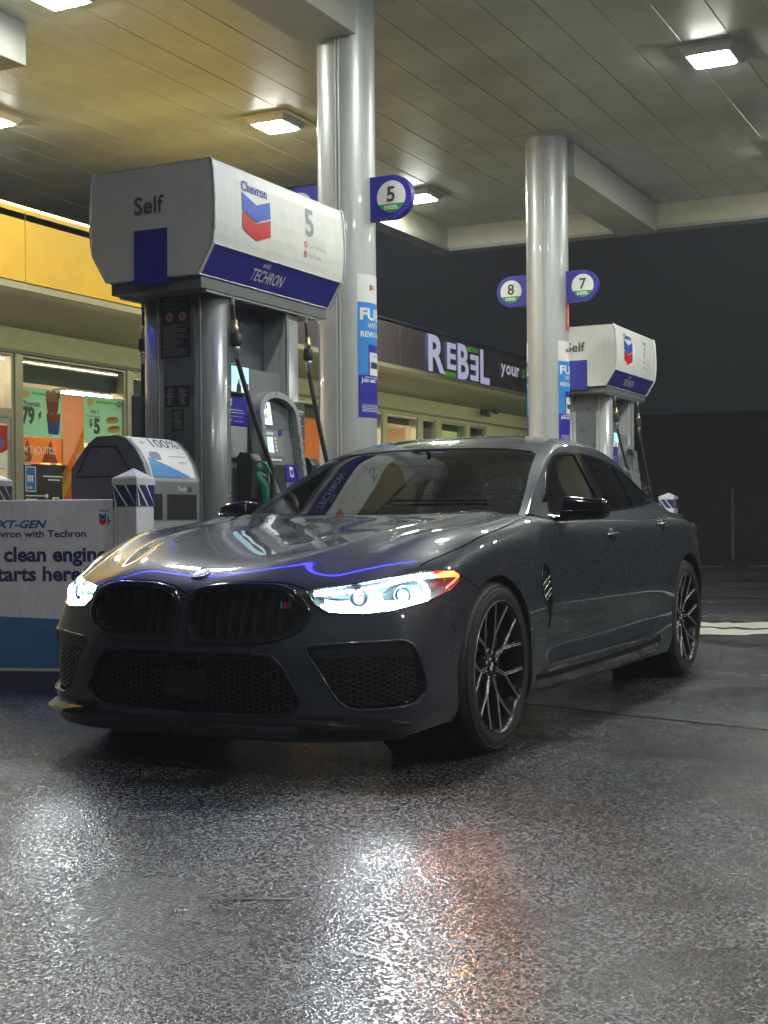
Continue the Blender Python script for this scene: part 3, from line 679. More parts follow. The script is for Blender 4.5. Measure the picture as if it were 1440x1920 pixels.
# peaked bollard covers
def make_post(loc, label, h=1.215, w=.165):
    t = thing('peaked_bollard', label, 'bollard', loc, 0, 'white bollards with peaked caps and striped bands')
    g = MB(); g.box(-w / 2, w / 2, -w / 2, w / 2, 0, h, None, .006); g.done('shaft', M('cover_white', (.70, .69, .76), .4, streak=.2, var=.06), t)
    a = w / 2 + .006
    g = MB(); g.faces([(-a, -a, h - .012), (a, -a, h - .012), (a, a, h - .012), (-a, a, h - .012), (0, 0, h + .048), (-a, -a, h - .05), (a, -a, h - .05), (a, a, h - .05), (-a, a, h - .05)],
                      [(0, 1, 4), (1, 2, 4), (2, 3, 4), (3, 0, 4), (0, 5, 6, 1), (1, 6, 7, 2), (2, 7, 8, 3), (3, 8, 5, 0)]); g.done('cap', M('cover_white'), t)
    for k in range(4):
        rot = Matrix.Rotation(k * PI / 2, 3, 'Z'); 
        f = lambda e, rot=rot: (lambda u, v: tuple(rot @ Vector((u, -w / 2 - e, v))))
        shapes([rect(-w / 2, h - .172, w / 2, h - .05)], f(.003), 'band', M('band_navy', (.035, .04, .16), .25, coat=.5), t)
        z0, z1 = h - .172, h - .05; st = []
        for q in (-.10, -.02, .06):
            pts = [(q - w / 2 + .02, z1), (q - w / 2 + .034, z1), (q - w / 2 + .034 + .095, z0), (q - w / 2 + .02 + .095, z0)]
            st.append([(min(w / 2, max(-w / 2, u)), z) for u, z in pts])
        shapes([p for p in st if len(set(u for u, z in p)) > 1], f(.0045), 'stripe', white_print, t)
    return t
make_post((-4.842, 6.337, 0), 'white peaked bollard in front of the trash bin, above the barrier edge')
make_post((-5.10, 18.9, 0), 'white peaked bollard small beyond the tail of the car', 1.25, .30 * .7)
make_post((-7.03, 7.56, 0), 'white peaked bollard cut by the left edge, behind the barrier', 1.27)

# printed barrier wrap at the island nose
bar = thing('printed_barrier', 'white and blue printed barrier about clean engines, at the left edge', 'barrier', (-4.949, 6.287, 0), math.atan2(.3313, .9435))
# local x runs to the right in the picture, local y away; right end at x = 0
BW = 1.0
g = MB(); g.box(-BW, 0, 0, .12, .095, 1.085, M('wrap_white', (.78, .76, .84), .45, streak=.12, var=.08, vscale=4, dirt=.06), .008); g.done('panel', None, bar)
g = MB(); g.box(-BW - .01, .004, -.006, .13, 0, .088, M('base_navy', (.035, .035, .12), .5)); g.done('base', None, bar)
g = MB(); g.box(-BW + .0, -.0, -.010, .10, .089, .104, M('bright_strip', (.55, .55, .5), .3)); g.done('bottom_strip', None, bar)
bf = lambda e: (lambda u, v: (u, -e, v))
wave = [(-BW + .002, .106), (-.002, .106), (-.002, .335)] + [(-.002 - k * .0499, .335 + .105 * (k / 20) ** .75 + .01 * math.sin(k * .3)) for k in range(1, 21)]
shapes([wave], bf(.002), 'blue_wave', M('wave_blue', (.035, .16, .36), .42, var=.12, vscale=5), bar)
g = MB()
for zz in (.305, .318): g.tube([(-.62, -.003, zz), (-.40, -.004, zz + .006), (-.12, -.003, zz + .004)], .0016, 5)
g.tube([(-.62, -.002, .23), (-.10, -.002, .236)], .0016, 5)
g.done('wrap_crease', M('crease_blue', (.06, .20, .40), .5), bar)
text('NEXT-GEN', .044, bf(.002), 'lettering', M('gen_blue', (.03, .13, .42), .4), bar, (-.812, .922), .035, shear=.3, sx=1.28)
text('Chevron with Techron', .040, bf(.002), 'lettering', ink_navy, bar, (-.80, .868), .024, sx=1.19)
text('A clean engine', .083, bf(.002), 'lettering', ink_navy, bar, (-.786, .728), .034, sx=1.07)
text('starts here', .083, bf(.002), 'lettering', ink_navy, bar, (-.755, .614), .034, sx=1.07)
text('Chevron', .013, bf(.002), 'lettering', ink_navy, bar, (-.088, 1.014), .02, sx=.9)
chevrons(-.086, 1.006, .042, .066, bf(.002), bar)
shapes([[(-.036, .99), (-.030, .99), (-.026, .965), (-.014, .962), (-.014, .952), (-.030, .950), (-.022, .935), (-.036, .935)]], bf(.002), 'second_mark', M('mark_teal', (.08, .25, .40), .4), bar)

# ================================================================== store
BX = -10.3
st = thing('store_building', 'convenience store with yellow and brown fascia, cream wall and lit windows', 'store', (BX, 0, 0))
Y0, Y1 = 2.0, 28.0
openings = [(8.6, 11.40, .10, 2.82, 'door'), (11.50, 13.375, .45, 2.82, 'win'), (13.47, 15.2, .45, 2.78, 'win'), (15.35, 17.1, .45, 2.78, 'win'), (17.25, 18.8, .45, 2.76, 'win'), (18.95, 20.26, .45, 2.755, 'win'), (20.41, 21.63, .45, 2.75, 'win'), (21.83, 22.38, .45, 2.75, 'dark'), (22.62, 23.75, .45, 2.75, 'green'), (23.93, 24.72, .45, 2.75, 'dark')]
g = MB(); g.box(-.25, 0, Y0, Y1, 2.822, 3.66, stucco)
g.box(-.25, 0, Y0, 8.6, 0, 2.822, stucco); g.box(-.25, 0, 24.72, Y1, 0, 2.822, stucco)
for a, b in zip(openings, openings[1:]):
    g.box(-.25, -.001, a[1], b[0], 0, 2.822, stucco if b[0] - a[1] > .12 else frame_metal)
for a in openings:
    if a[2] > .2: g.box(-.25, -.002, a[0], a[1], 0, a[2], stucco)
    if a[3] < 2.82: g.box(-.24, -.003, a[0], a[1], a[3], 2.822, stucco)
g.done('wall', stucco, st)
g = MB(); g.box(-6.5, 1.93, Y0, Y1, 3.66, 3.72); g.done('roof', M('roof_dark'), st)
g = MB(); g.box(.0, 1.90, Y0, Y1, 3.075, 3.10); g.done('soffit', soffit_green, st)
g = MB()
for k, y in enumerate([Y0, 6.3, 9.40, 12.5, 13.6]):
    pass
segs = [(2.0, 9.395), (9.405, 13.55)]
for a, b in segs:
    g = MB(); g.box(1.90, 1.93, a, b, 3.105, 3.765, fascia_yellow, .003); g.done('fascia_panel', fascia_yellow, st)
for a, b in [(13.56, 17.0), (17.01, 21.9), (21.91, 28.0)]:
    g = MB(); g.box(1.90, 1.93, a, b, 3.09, 3.70, fascia_brown, .003); g.done('fascia_panel', fascia_brown, st)
g = MB(); g.box(1.87, 1.925, 9.0, 13.2, 3.770, 3.785, lamp_mat('warm_strip', (1.0, .70, .10), 28)); g.done('added_glow_strip', None, st)  # glow strip added so the ceiling above it turns warm
g = MB(); g.box(1.82, 1.85, 7.0, 27.0, 3.046, 3.062, lamp_mat('eave_strip', (1.0, .97, .62), 42)); g.done('eave_light', None, st)
g = MB(); g.box(1.88, 1.95, Y0, Y1, 3.03, 3.088, M('drip_edge', (.40, .37, .22), .5)); g.done('drip_edge', None, st)
g = MB(); g.box(-.02, .03, Y0, Y1, 2.80, 2.835, M('head_trim', (.20, .21, .18), .5)); g.done('window_head_trim', None, st)
glass = bpy.data.materials.new('store_glass'); glass.use_nodes = True
def glass_nodes(m, tint, refl=.12, rough=.0):
    nt = m.node_tree; nt.nodes.clear(); o = nt.nodes.new('ShaderNodeOutputMaterial'); tr = nt.nodes.new('ShaderNodeBsdfTransparent'); gl = nt.nodes.new('ShaderNodeBsdfGlossy'); mx = nt.nodes.new('ShaderNodeMixShader'); lw = nt.nodes.new('ShaderNodeLayerWeight'); lw.inputs[0].default_value = .5; pw = nt.nodes.new('ShaderNodeMath'); pw.operation = 'POWER'; pw.inputs[1].default_value = 4.0; fr = nt.nodes.new('ShaderNodeMapRange')
    fr.inputs['To Min'].default_value = refl * .45; fr.inputs['To Max'].default_value = 1.0; nt.links.new(lw.outputs['Facing'], pw.inputs[0]); nt.links.new(pw.outputs[0], fr.inputs['Value']); tr.inputs[0].default_value = (*tint, 1); gl.inputs['Roughness'].default_value = rough; gl.inputs['Color'].default_value = (.95, .97, 1, 1)
    nt.links.new(fr.outputs[0], mx.inputs[0]); nt.links.new(tr.outputs[0], mx.inputs[1]); nt.links.new(gl.outputs[0], mx.inputs[2]); nt.links.new(mx.outputs[0], o.inputs[0])
glass_nodes(glass, (.86, .90, .88), .12)
dark_glass = bpy.data.materials.new('dark_glass'); dark_glass.use_nodes = True; glass_nodes(dark_glass, (.10, .11, .12), .14)
for (a, b, z0, z1, kind) in openings:
    w = thing_part('window' if kind != 'door' else 'entrance', st)
    g = MB(); t_ = .045
    g.box(-.12, -.02, a, a + t_, z0, z1, frame_metal, .004); g.box(-.12, -.02, b - t_, b, z0, z1, frame_metal, .004)
    g.box(-.119, -.021, a + t_, b - t_, z1 - .05, z1, frame_metal, .004); g.box(-.119, -.021, a + t_, b - t_, z0, z0 + .06, frame_metal, .004)
    if kind == 'door':
        g.box(-.118, -.018, a + t_, b - t_, 2.09, 2.19, frame_metal, .004)
    g.done('frame', frame_metal, w)
    if kind == 'door':
        g = MB()
        for (d0, d1) in ((9.9, 9.96), (11.30, 11.353), (10.60, 10.66)): g.box(-.11, -.03, d0, d1, .1, 2.09, M('door_silver', (.42, .42, .40), .35, metal=.4), .004)
        g.box(-.108, -.032, 8.7, 11.30, 2.03, 2.088, M('door_silver')); g.done('door_stile', M('door_silver'), w)
    g = MB(); g.faces([(-.070, a + t_, z0 + .05), (-.070, b - t_, z0 + .05), (-.070, b - t_, z1 - .05), (-.070, a + t_, z1 - .05)], [(0, 1, 2, 3)]); g.done('pane', dark_glass if kind == 'dark' else glass, w)
# roller blind / dark transom band behind the upper glass
g = MB(); g.box(-.20, -.19, 11.50, 20.3, 2.52, 2.80); g.box(-.20, -.19, 20.41, 24.7, 2.60, 2.80); g.done('blind', M('blind_grey', (.07, .085, .085), .6, var=.15), st)
g = MB(); g.box(-.205, -.195, 22.62, 23.75, .45, 2.6); g.done('green_blind', lamp_mat('blind_green', (.20, .30, .02), .9), st)
# interior
warm = M('store_wall', (.62, .42, .25), .7); 
g = MB(); g.box(-6.2, -6.1, 8, 27.9, .1, 3.0, warm); g.box(-6.1, -.26, 27.8, 27.9, .1, 3.0, warm); g.box(-6.1, -.26, 8.0, 8.1, .1, 3.0, warm); g.done('inner_wall', warm, st)
g = MB(); g.box(-6.1, -.25, 8.1, 27.8, .05, .10); g.done('inner_floor', M('tile_floor', (.45, .42, .38), .35), st)
g = MB(); g.box(-6.1, -.25, 8.1, 27.8, 3.0, 3.06); g.done('inner_ceiling', M('inner_ceiling', (.6, .58, .52), .8), st)
tube_m = lamp_mat('store_tube', (1.0, .84, .62), 85)
k = 0
for y in (9.6, 12.1, 14.6, 17.1, 19.6, 22.1, 24.6):
    for x in (-1.5, -3.6):
        k += 1
        tl = thing('store_light', 'warm ceiling light in the store, %s row, %s' % ('front' if x > -2 else 'back', ['over the entrance', 'behind the poster window', 'one window past the posters', 'behind the pump', 'behind the nearer column', 'behind the green blind', 'at the far end'][int(round((y - 9.6) / 2.5))]), 'ceiling light', (BX + x, y, 2.99), 0, 'long ceiling lights inside the store, %s row' % ('front' if x > -2 else 'back'))
        g = MB(); g.box(-.16, .16, -.75, .75, -.03, 0, M('fixture_white', (.7, .7, .68), .5)); g.done('fixture', None, tl)
        g = MB(); g.box(-.13, .13, -.72, .72, -.045, -.031, tube_m); g.done('tube', tube_m, tl)
pr = random.Random(5); prods = [M('goods_%s' % n, c, .45) for n, c in (('orange', (.75, .25, .03)), ('red', (.5, .04, .03)), ('yellow', (.75, .5, .05)), ('brown', (.2, .09, .04)), ('green', (.1, .3, .08)), ('cream', (.65, .5, .35)))]
for i, (x, ya, yb) in enumerate([(-1.3, 11.9, 13.1), (-2.4, 14.2, 17.2), (-2.4, 18.2, 21.2), (-5.6, 9.4, 15.4), (-5.6, 16.0, 24.0)]):
    sh = thing('store_shelf', ['low shelf of snacks just inside the first window', 'shelf of snacks behind the middle windows', 'shelf of snacks behind the farther windows', 'tall back wall shelf of drinks, nearer half', 'tall back wall shelf of drinks, farther half'][i], 'shelf', (BX + x, ya, .1), 0, 'store shelves')
    hgt = 1.35 if x > -5 else 2.3
    g = MB(); g.box(-.22, .22, 0, yb - ya, 0, .10, mid_grey); g.box(-.02, .02, 0, yb - ya, .10, hgt, mid_grey)
    for z in np.arange(.35, hgt, .36): g.box(-.20, .20, 0, yb - ya, z, z + .02, mid_grey)
    g.done('rack', mid_grey, sh)
    g = MB()
    for z in np.arange(.37, hgt, .36):
        y = .02
        while y < yb - ya - .1:
            w_ = pr.uniform(.07, .16); h_ = pr.uniform(.16, .30); g.box(.03, .19, y, y + w_ * .92, z, z + h_, pr.choice(prods)); y += w_
    g.done('goods', None, sh, kind='stuff')
# posters on the glass (outside face)
def sheet(u0, v0, u1, v1, m, nm, label, x=-.060, th=.004):
    t = thing('poster', label, 'poster', (BX + x, u0, v0), 0, None)
    g = MB(); g.box(0, th, 0, u1 - u0, 0, v1 - v0, m); g.done('sheet', m, t); return t, (lambda e: (lambda u, v: (th + e, u, v)))
mint = M('poster_mint', (.38, .62, .50), .5, var=.05, emit=.0)
def food_poster(u0, u1, v0, v1, label, big, small, kind):
    t, f = sheet(u0, v0, u1, v1, mint, 'p', label); w, h = u1 - u0, v1 - v0
    shapes([rect(w * .30, h * .86, w * .86, h * .91)], f(.002), 'green_bar', M('bar_green', (.12, .50, .04), .5), t)
    shapes([disc(w * .92, h * .88, .034, 20)], f(.002), 'round_badge', ink, t); shapes([disc(w * .92, h * .88, .018, 20)], f(.003), 'badge_centre', mint, t)
    shapes([[(w * .06, h * .86), (w * .12, h * .94), (w * .24, h * .92), (w * .22, h * .80), (w * .10, h * .78)]], f(.002), 'corner_mark', M('mark_gold', (.55, .38, .12), .5), t)
    if kind == 'cup':
        text('Fountain', .055, f(.002), 'lettering', ink, t, (w * .10, h * .62), .03); text('32 oz', .035, f(.002), 'lettering', ink, t, (w * .20, h * .54), .02)
        text('79', .175, f(.002), 'lettering', ink, t, (w * .06, h * .27), .05, sx=.82); text('¢', .08, f(.002), 'lettering', ink, t, (w * .44, h * .40), .04)
        for (a, z, c1, c2) in ((.78, .52, (.32, .05, .03), (.55, .25, .12)), (.80, .08, (.06, .07, .35), (.40, .05, .06))):
            x0 = w * a; z0 = h * z
            cm = M('cup_%d' % int(a * 100), c1, .4); cm2 = M('cup_ice_%d' % int(a * 100), c2, .4)
            shapes([[(x0 - .085, z0), (x0 + .085, z0), (x0 + .12, z0 + .21), (x0 - .12, z0 + .21)]], f(.002), 'cup_picture', cm, t)
            shapes([[(x0 - .10, z0 + .13), (x0 + .10, z0 + .13), (x0 + .125, z0 + .25), (x0 + .06, z0 + .23), (x0 + .02, z0 + .28), (x0 - .03, z0 + .23), (x0 - .08, z0 + .26), (x0 - .12, z0 + .22)]], f(.003), 'cup_ice', cm2, t)
    else:
        text('Any 2', .045, f(.002), 'lettering', ink, t, (w * .16, h * .64), .02); text('hot dogs, taquitos', .026, f(.002), 'lettering', ink, t, (w * .04, h * .555), .01)
        text('$', .085, f(.002), 'lettering', ink, t, (w * .12, h * .36), .03); text('5', .17, f(.002), 'lettering', ink, t, (w * .24, h * .22), .05)
        for k in range(3):
            z0 = h * (.52 - .19 * k); x0 = w * .56 + .03 * k
            o = [(x0 + .12 + .13 * math.cos(a), z0 + .045 * math.sin(a) + .012 * math.cos(a)) for a in [2 * PI * q / 20 for q in range(20)]]
            i_ = [(x0 + .12 + .11 * math.cos(a), z0 + .02 + .022 * math.sin(a) + .012 * math.cos(a)) for a in [2 * PI * q / 20 for q in range(20)]]
            shapes([o], f(.002 + k * .001), 'bun_picture', M('bun_yellow', (.62, .38, .07), .5), t); shapes([i_], f(.0025 + k * .001), 'sausage_picture', M('sausage_brown', (.20, .07, .02), .5), t)
food_poster(11.515, 12.22, 1.905, 2.455, 'mint poster reading fountain 79 cents with two cups, left in the store window', 1, 1, 'cup')
food_poster(12.62, 13.33, 1.88, 2.44, 'mint poster reading any 2 for $5 with hot dogs, right in the store window', 1, 1, 'dog')
t, f = sheet(12.225, 1.2, 12.61, 2.43, M('poster_peach', (.68, .42, .26), .5), 'p', 'tall peach and orange food poster between the two mint posters')
w = .385
for k, (c, a, b, d) in enumerate([((.78, .30, .02), .3, .62, .0), ((.85, .50, .05), .15, .50, .14), ((.80, .22, .02), .0, .30, .0)]):
    shapes([[(0, a), (w * .5, a + .25), (w, b + .25), (w, b - .05), (w * .5, a), (0, max(0, a - .2))]], f(.002 + .001 * k), 'orange_swirl', M('swirl_%d' % k, c, .5), t)
shapes([disc(.28, .50, .05, 16), disc(.28, .38, .04, 16)], f(.006), 'round_food', M('food_pink', (.65, .35, .22), .5), t)
t, f = sheet(11.53, 1.62, 12.24, 1.90, M('poster_orange', (.75, .34, .06), .5), 'p', 'orange banner with brown triangles and pale lettering, under the fountain poster')
shapes([[(0, 0), (.12, .26), (.20, 0)], [(.34, 0), (.50, .26), (.62, 0)]], f(.002), 'brown_triangle', M('tri_brown', (.30, .12, .05), .5), t)
shapes([[(.16, 0), (.25, .16), (.34, 0)], [(.05, 0), (.02, .12), (.12, .05)]], f(.003), 'yellow_triangle', M('tri_yellow', (.85, .60, .22), .5), t)
text('M TAQUITOS', .080, f(.004), 'lettering', M('letter_pale', (.80, .70, .55), .5), t, (.05, .10), .02, sx=.78)
t, f = sheet(11.58, .60, 12.35, 1.60, M('board_black', (.018, .022, .022), .4), 'p', 'black notice board with blue emblem and white lines, behind the barrier')
shapes([rect(.03, .69, .20, .97)], f(.002), 'emblem_border', white_print, t); shapes([rect(.04, .70, .19, .96)], f(.003), 'emblem_field', M('emblem_blue', (.03, .14, .48), .4), t)
shapes([disc(.07 + .035 * k, .86, .014, 12) for k in range(3)] + [rect(.06 + .035 * k, .80, .08 + .035 * k, .85) for k in range(3)], f(.004), 'emblem_figures', white_print, t)
text('Inside', .030, f(.004), 'lettering', white_print, t, (.055, .725), .02, sx=.8)
ls = [rect(.02, .985, .12, .995), rect(.32, .86, .66, .875), rect(.40, .82, .60, .835), rect(.03, .64, .36, .652), rect(.03, .585, .22, .61), rect(.03, .54, .20, .56)]
shapes(ls, f(.002), 'small_print', white_print, t); shapes([disc(.38, .645, .025, 16)], f(.002), 'round_print', white_print, t)
shapes([rect(.03, .40, .30, .50)], f(.002), 'blue_label', M('emblem_blue'), t); shapes([rect(.06, .465, .25, .475), rect(.06, .43, .15, .44)], f(.003), 'label_print', M('gen_blue'), t)
shapes([rect(.48, .44, .58, .63)], f(.002), 'green_outline', lamp_mat('led_green', (.03, .45, .05), .6), t); shapes([rect(.49, .45, .57, .62)], f(.003), 'green_inner', M('board_black'), t)
t, f = sheet(10.45, 1.50, 11.295, 2.0, white_print, 'p', 'red and white round-topped poster on the door glass at the left edge', x=-.028)
shapes([[(0, .24), (.845, .24), (.845, .50), (0, .50)], [(.35, .24)] + [(.845 * (1 - .5 * k / 8), .24 - .14 * math.sin(PI / 2 * k / 8) * (1 - k / 8)) for k in range(9)]], f(.002), 'red_field', M('poster_red', (.68, .05, .02), .5), t)
for k, (c) in enumerate([(.05, .15, .45), (.15, .5, .08), (.05, .15, .45)]):
    shapes([[(.55 + .07 * k, .38), (.60 + .07 * k, .38), (.65 + .07 * k, .31), (.60 + .07 * k, .24), (.55 + .07 * k, .24), (.60 + .07 * k, .31)]], f(.0035 + k * .0006), 'arrow_mark', M('arrow_%d' % k, c, .5), t)
shapes([rect(.4, .03, .8, .035), rect(.45, -.0 + .07, .7, .085)], f(.002), 'small_print', ink, t)
# orange notice seen past the pump hose
t, f = sheet(13.62, 1.62, 13.95, 1.95, M('sheet_orange', (.75, .25, .04), .5), 'p', 'small orange poster low in the second window, right of the pump hose')
shapes([[(.08, .05), (.25, .05), (.21, .22), (.12, .22)]], f(.002), 'bag_picture', M('bag_yellow', (.85, .45, .05), .5), t)
t, f = sheet(17.3, 1.0, 18.75, 2.5, M('sheet_amber', (.62, .30, .08), .5), 'p', 'amber poster with a yellow round letter, seen between pump and column')
shapes([disc(.30, .62, .13, 28)], f(.002), 'yellow_disc', M('disc_yellow', (.65, .62, .05), .5), t); text('e', .14, f(.004), 'lettering', brand_green, t, (.23, .57), .03)

for _n in list(_M):
    if _n.startswith(('poster_', 'swirl_', 'tri_', 'sheet_', 'cup_', 'bun_', 'bag_')) and _n not in ('poster_blue',): see_through(_M[_n])
# raised letters on the brown fascia
def letter3d(s, w_, h_, y, z, m, depth, parent, side=None, mirror=False, sx=1.0):
    c = bpy.data.curves.new('l', 'FONT'); c.body = s; c.size = 1; c.offset = .03; c.resolution_u = 4; c.extrude = .5
    o = bpy.data.objects.new('l', c); COL.objects.link(o); dg = bpy.context.evaluated_depsgraph_get(); dg.update()
    me = bpy.data.meshes.new_from_object(o.evaluated_get(dg)); bpy.data.objects.remove(o)
    n = len(me.vertices); co = np.empty(n * 3); me.vertices.foreach_get('co', co); co = co.reshape(-1, 3)
    a, b = co.min(0), co.max(0); u = (co[:, 0] - a[0]) / (b[0] - a[0])
    if mirror: u = 1 - u
    out = np.stack([.004 + (co[:, 2] - a[2]) / (b[2] - a[2]) * depth, y + u * w_, z + (co[:, 1] - a[1]) / (b[1] - a[1]) * h_], 1)
    me.vertices.foreach_set('co', out.ravel()); me.update(); bm_ = bmesh.new(); bm_.from_mesh(me); bmesh.ops.recalc_face_normals(bm_, faces=bm_.faces[:]); bm_.to_mesh(me); bm_.free()
    me.materials.clear(); me.materials.append(m); me.materials.append(M('letter_return', (.10, .09, .22), .5)); me.name = 'letter'
    for p in me.polygons: p.material_index = 0 if p.center.x > .004 + depth * .97 else 1
    return link('letter', me, parent)
sg_ = thing('store_name_sign', 'raised pale violet letters reading REBEL with green bars on the brown fascia', 'sign', (BX + 1.93, 17.82, 3.08))
lm = M('letter_violet', (.30, .29, .46), .5, emit=.40, ecol=(.72, .74, 1.0)); gm = M('letter_green', (.10, .40, .02), .5, emit=.16, ecol=(.1, .4, .02))
letter3d('R', .58, .54, 0, .02, lm, .05, sg_); letter3d('E', .33, .40, .66, .11, lm, .05, sg_); letter3d('B', .42, .54, 1.05, .0, lm, .05, sg_)
letter3d('E', .33, .40, 1.53, .02, lm, .05, sg_, mirror=True); letter3d('L', .38, .54, 1.93, .0, lm, .05, sg_)
for (y, z) in ((.66, .0), (1.53, .46)):
    g = MB(); g.box(.004, .05, y, y + .33, z, z + .075, gm, .004); g.done('green_bar', gm, sg_)
s2 = thing('slogan_sign', 'smaller raised lettering reading your store, past the REBEL sign', 'sign', (BX + 1.93, 20.62, 3.26))
yy = 0
for ch, w_ in zip('your', (.2, .2, .2, .13)):
    letter3d(ch, w_, .16 if ch != 'y' else .22, yy, .06 if ch != 'y' else .0, M('letter_white', (.55, .55, .60), .5, emit=.35, ecol=(.8, .8, .95)), .05, s2); yy += w_ + .03
yy += .08
for ch, w_ in zip('store', (.16, .11, .2, .13, .18)):
    letter3d(ch, w_, .16 if ch != 't' else .22, yy, .06, gm, .05, s2); yy += w_ + .03
# camera-like wall floodlight under the eave
fl = thing('wall_floodlight', 'small dark twin floodlight on the cream wall under the REBEL sign', 'floodlight', (BX, 24.5, 3.02))
g = MB(); g.box(0, .04, -.06, .06, -.06, .06, None, .01); g.done('bracket', black_plastic, fl)
for q, dz in ((-.24, -.02), (.20, .06)):
    g = MB(); g.tube([(.04, 0, 0), (.10, q * .5, dz * .5), (.14, q, dz)], .016, 8); g.lathe([(.0, 0), (.05, .0), (.075, .09), (.075, .12), (0, .12)], 16, origin=(.14, q, dz - .02), axis='x'); g.done('lamp_head', black_plastic, fl)
# dark post on the roof behind the yellow fascia
g = MB(); g.box(-.09, .09, -.09, .09, 0, .30); g.done('roof_post', M('post_dark', (.05, .055, .06), .5), loc=(-9.2, 10.3, 3.72), cat='post', label='dark square post rising from the store roof behind the yellow fascia')
# ================================================================== the car
# body sheets are tables of points (x rearward from the front axle, y to the car's left, z up); the car's own frame is X = left, Y = rearward
def subdiv_fit(verts, faces, creases=None, levels=4, iters=14):
    me = bpy.data.meshes.new('cage'); me.from_pydata([tuple(v) for v in verts], [], faces); me.update()
    ob = bpy.data.objects.new('cage', me); bpy.context.scene.collection.objects.link(ob)
    if creases:
        at = me.attributes.new('crease_edge','FLOAT','EDGE')
        for e in me.edges:
            k = frozenset(e.vertices)
            if k in creases: at.data[e.index].value = creases[k]
    md = ob.modifiers.new('s','SUBSURF'); md.levels = levels; md.render_levels = levels; md.use_limit_surface = True
    md.boundary_smooth='PRESERVE_CORNERS'
    T = np.array(verts, float); P = T.copy(); n = len(T)
    for it in range(iters+1):
        me.vertices.foreach_set('co', P.ravel()); me.update()
        dg = bpy.context.evaluated_depsgraph_get(); dg.update()
        ev = ob.evaluated_get(dg); m2 = ev.to_mesh()
        co = np.empty(len(m2.vertices)*3); m2.vertices.foreach_get('co', co); co = co.reshape(-1,3)
        if it == iters: break
        P += (T - co[:n])*0.9
        ev.to_mesh_clear()
    nv = np.empty(len(m2.vertices)*3); m2.vertices.foreach_get('normal', nv)
    nv = nv.reshape(-1,3)
    fs = [tuple(p.vertices) for p in m2.polygons]
    ev.to_mesh_clear(); bpy.data.objects.remove(ob); bpy.data.meshes.remove(me)
    return co, nv, fs

FX = [ # k rows: (z list or z), x for j0..5, corner (x,y)
 (.150,[-.875,-.870,-.855,-.825,-.775,-.710],(-.600,.820)),
 (.250,[-.895,-.892,-.880,-.850,-.800,-.735],(-.625,.838)),
 (.360,[-.905,-.900,-.888,-.858,-.808,-.742],(-.635,.845)),
 (.470,[-.905,-.900,-.885,-.850,-.798,-.732],(-.625,.845)),
 (.570,[-.898,-.890,-.865,-.820,-.768,-.703],(-.600,.830)),
 (.645,[-.885,-.877,-.850,-.803,-.748,-.680],(-.578,.808)),
 (.700,[-.855,-.850,-.830,-.788,-.730,-.655],(-.550,.782))]
FY = [0,.16,.32,.48,.62,.74]
SX = [-.42,-.24,-.05,.18,.42,.70,1.05,1.45,1.85,2.25,2.65,3.0,3.35,3.65,3.9,4.08]
SW = [.905,.928,.942,.945,.942,.934,.936,.940,.942,.943,.948,.956,.940,.872,.80,.725]
SZ = [.764,.824,.874,.902,.920,.932,.938,.940,.942,.945,.948,.945,.928,.898,.872,.855]
SO = [-.035,-.008,-.008,0,-.004,-.020,-.064]
TY = [0,.17,.34,.50,.64,.76]
TYR = [[0,.16,.29,.40,.54,.68],[0,.16,.31,.44,.57,.70],[0,.17,.33,.48,.60,.725],[0,.18,.35,.52,.64,.75],[0,.19,.38,.57,.675,.765],[0,.20,.42,.62,.70,.775]]
TOP = [
 ([-.715,-.713,-.705,-.680,-.630,-.555],[.774,.778,.782,.778,.768,.776]),
 ([-.52,-.515,-.505,-.49,-.44,-.37],[.824,.829,.838,.842,.832,.846]),
 ([-.25,-.25,-.24,-.23,-.2,-.14],[.870,.875,.888,.896,.886,.910]),
 ([.05,.05,.06,.08,.1,.14],[.912,.915,.929,.936,.920,.938]),
 ([.35,.35,.36,.37,.38,.4],[.948,.950,.960,.966,.950,.962]),
 ([.66,.66,.665,.67,.68,.69],[.978,.979,.985,.988,.976,.976]),
]
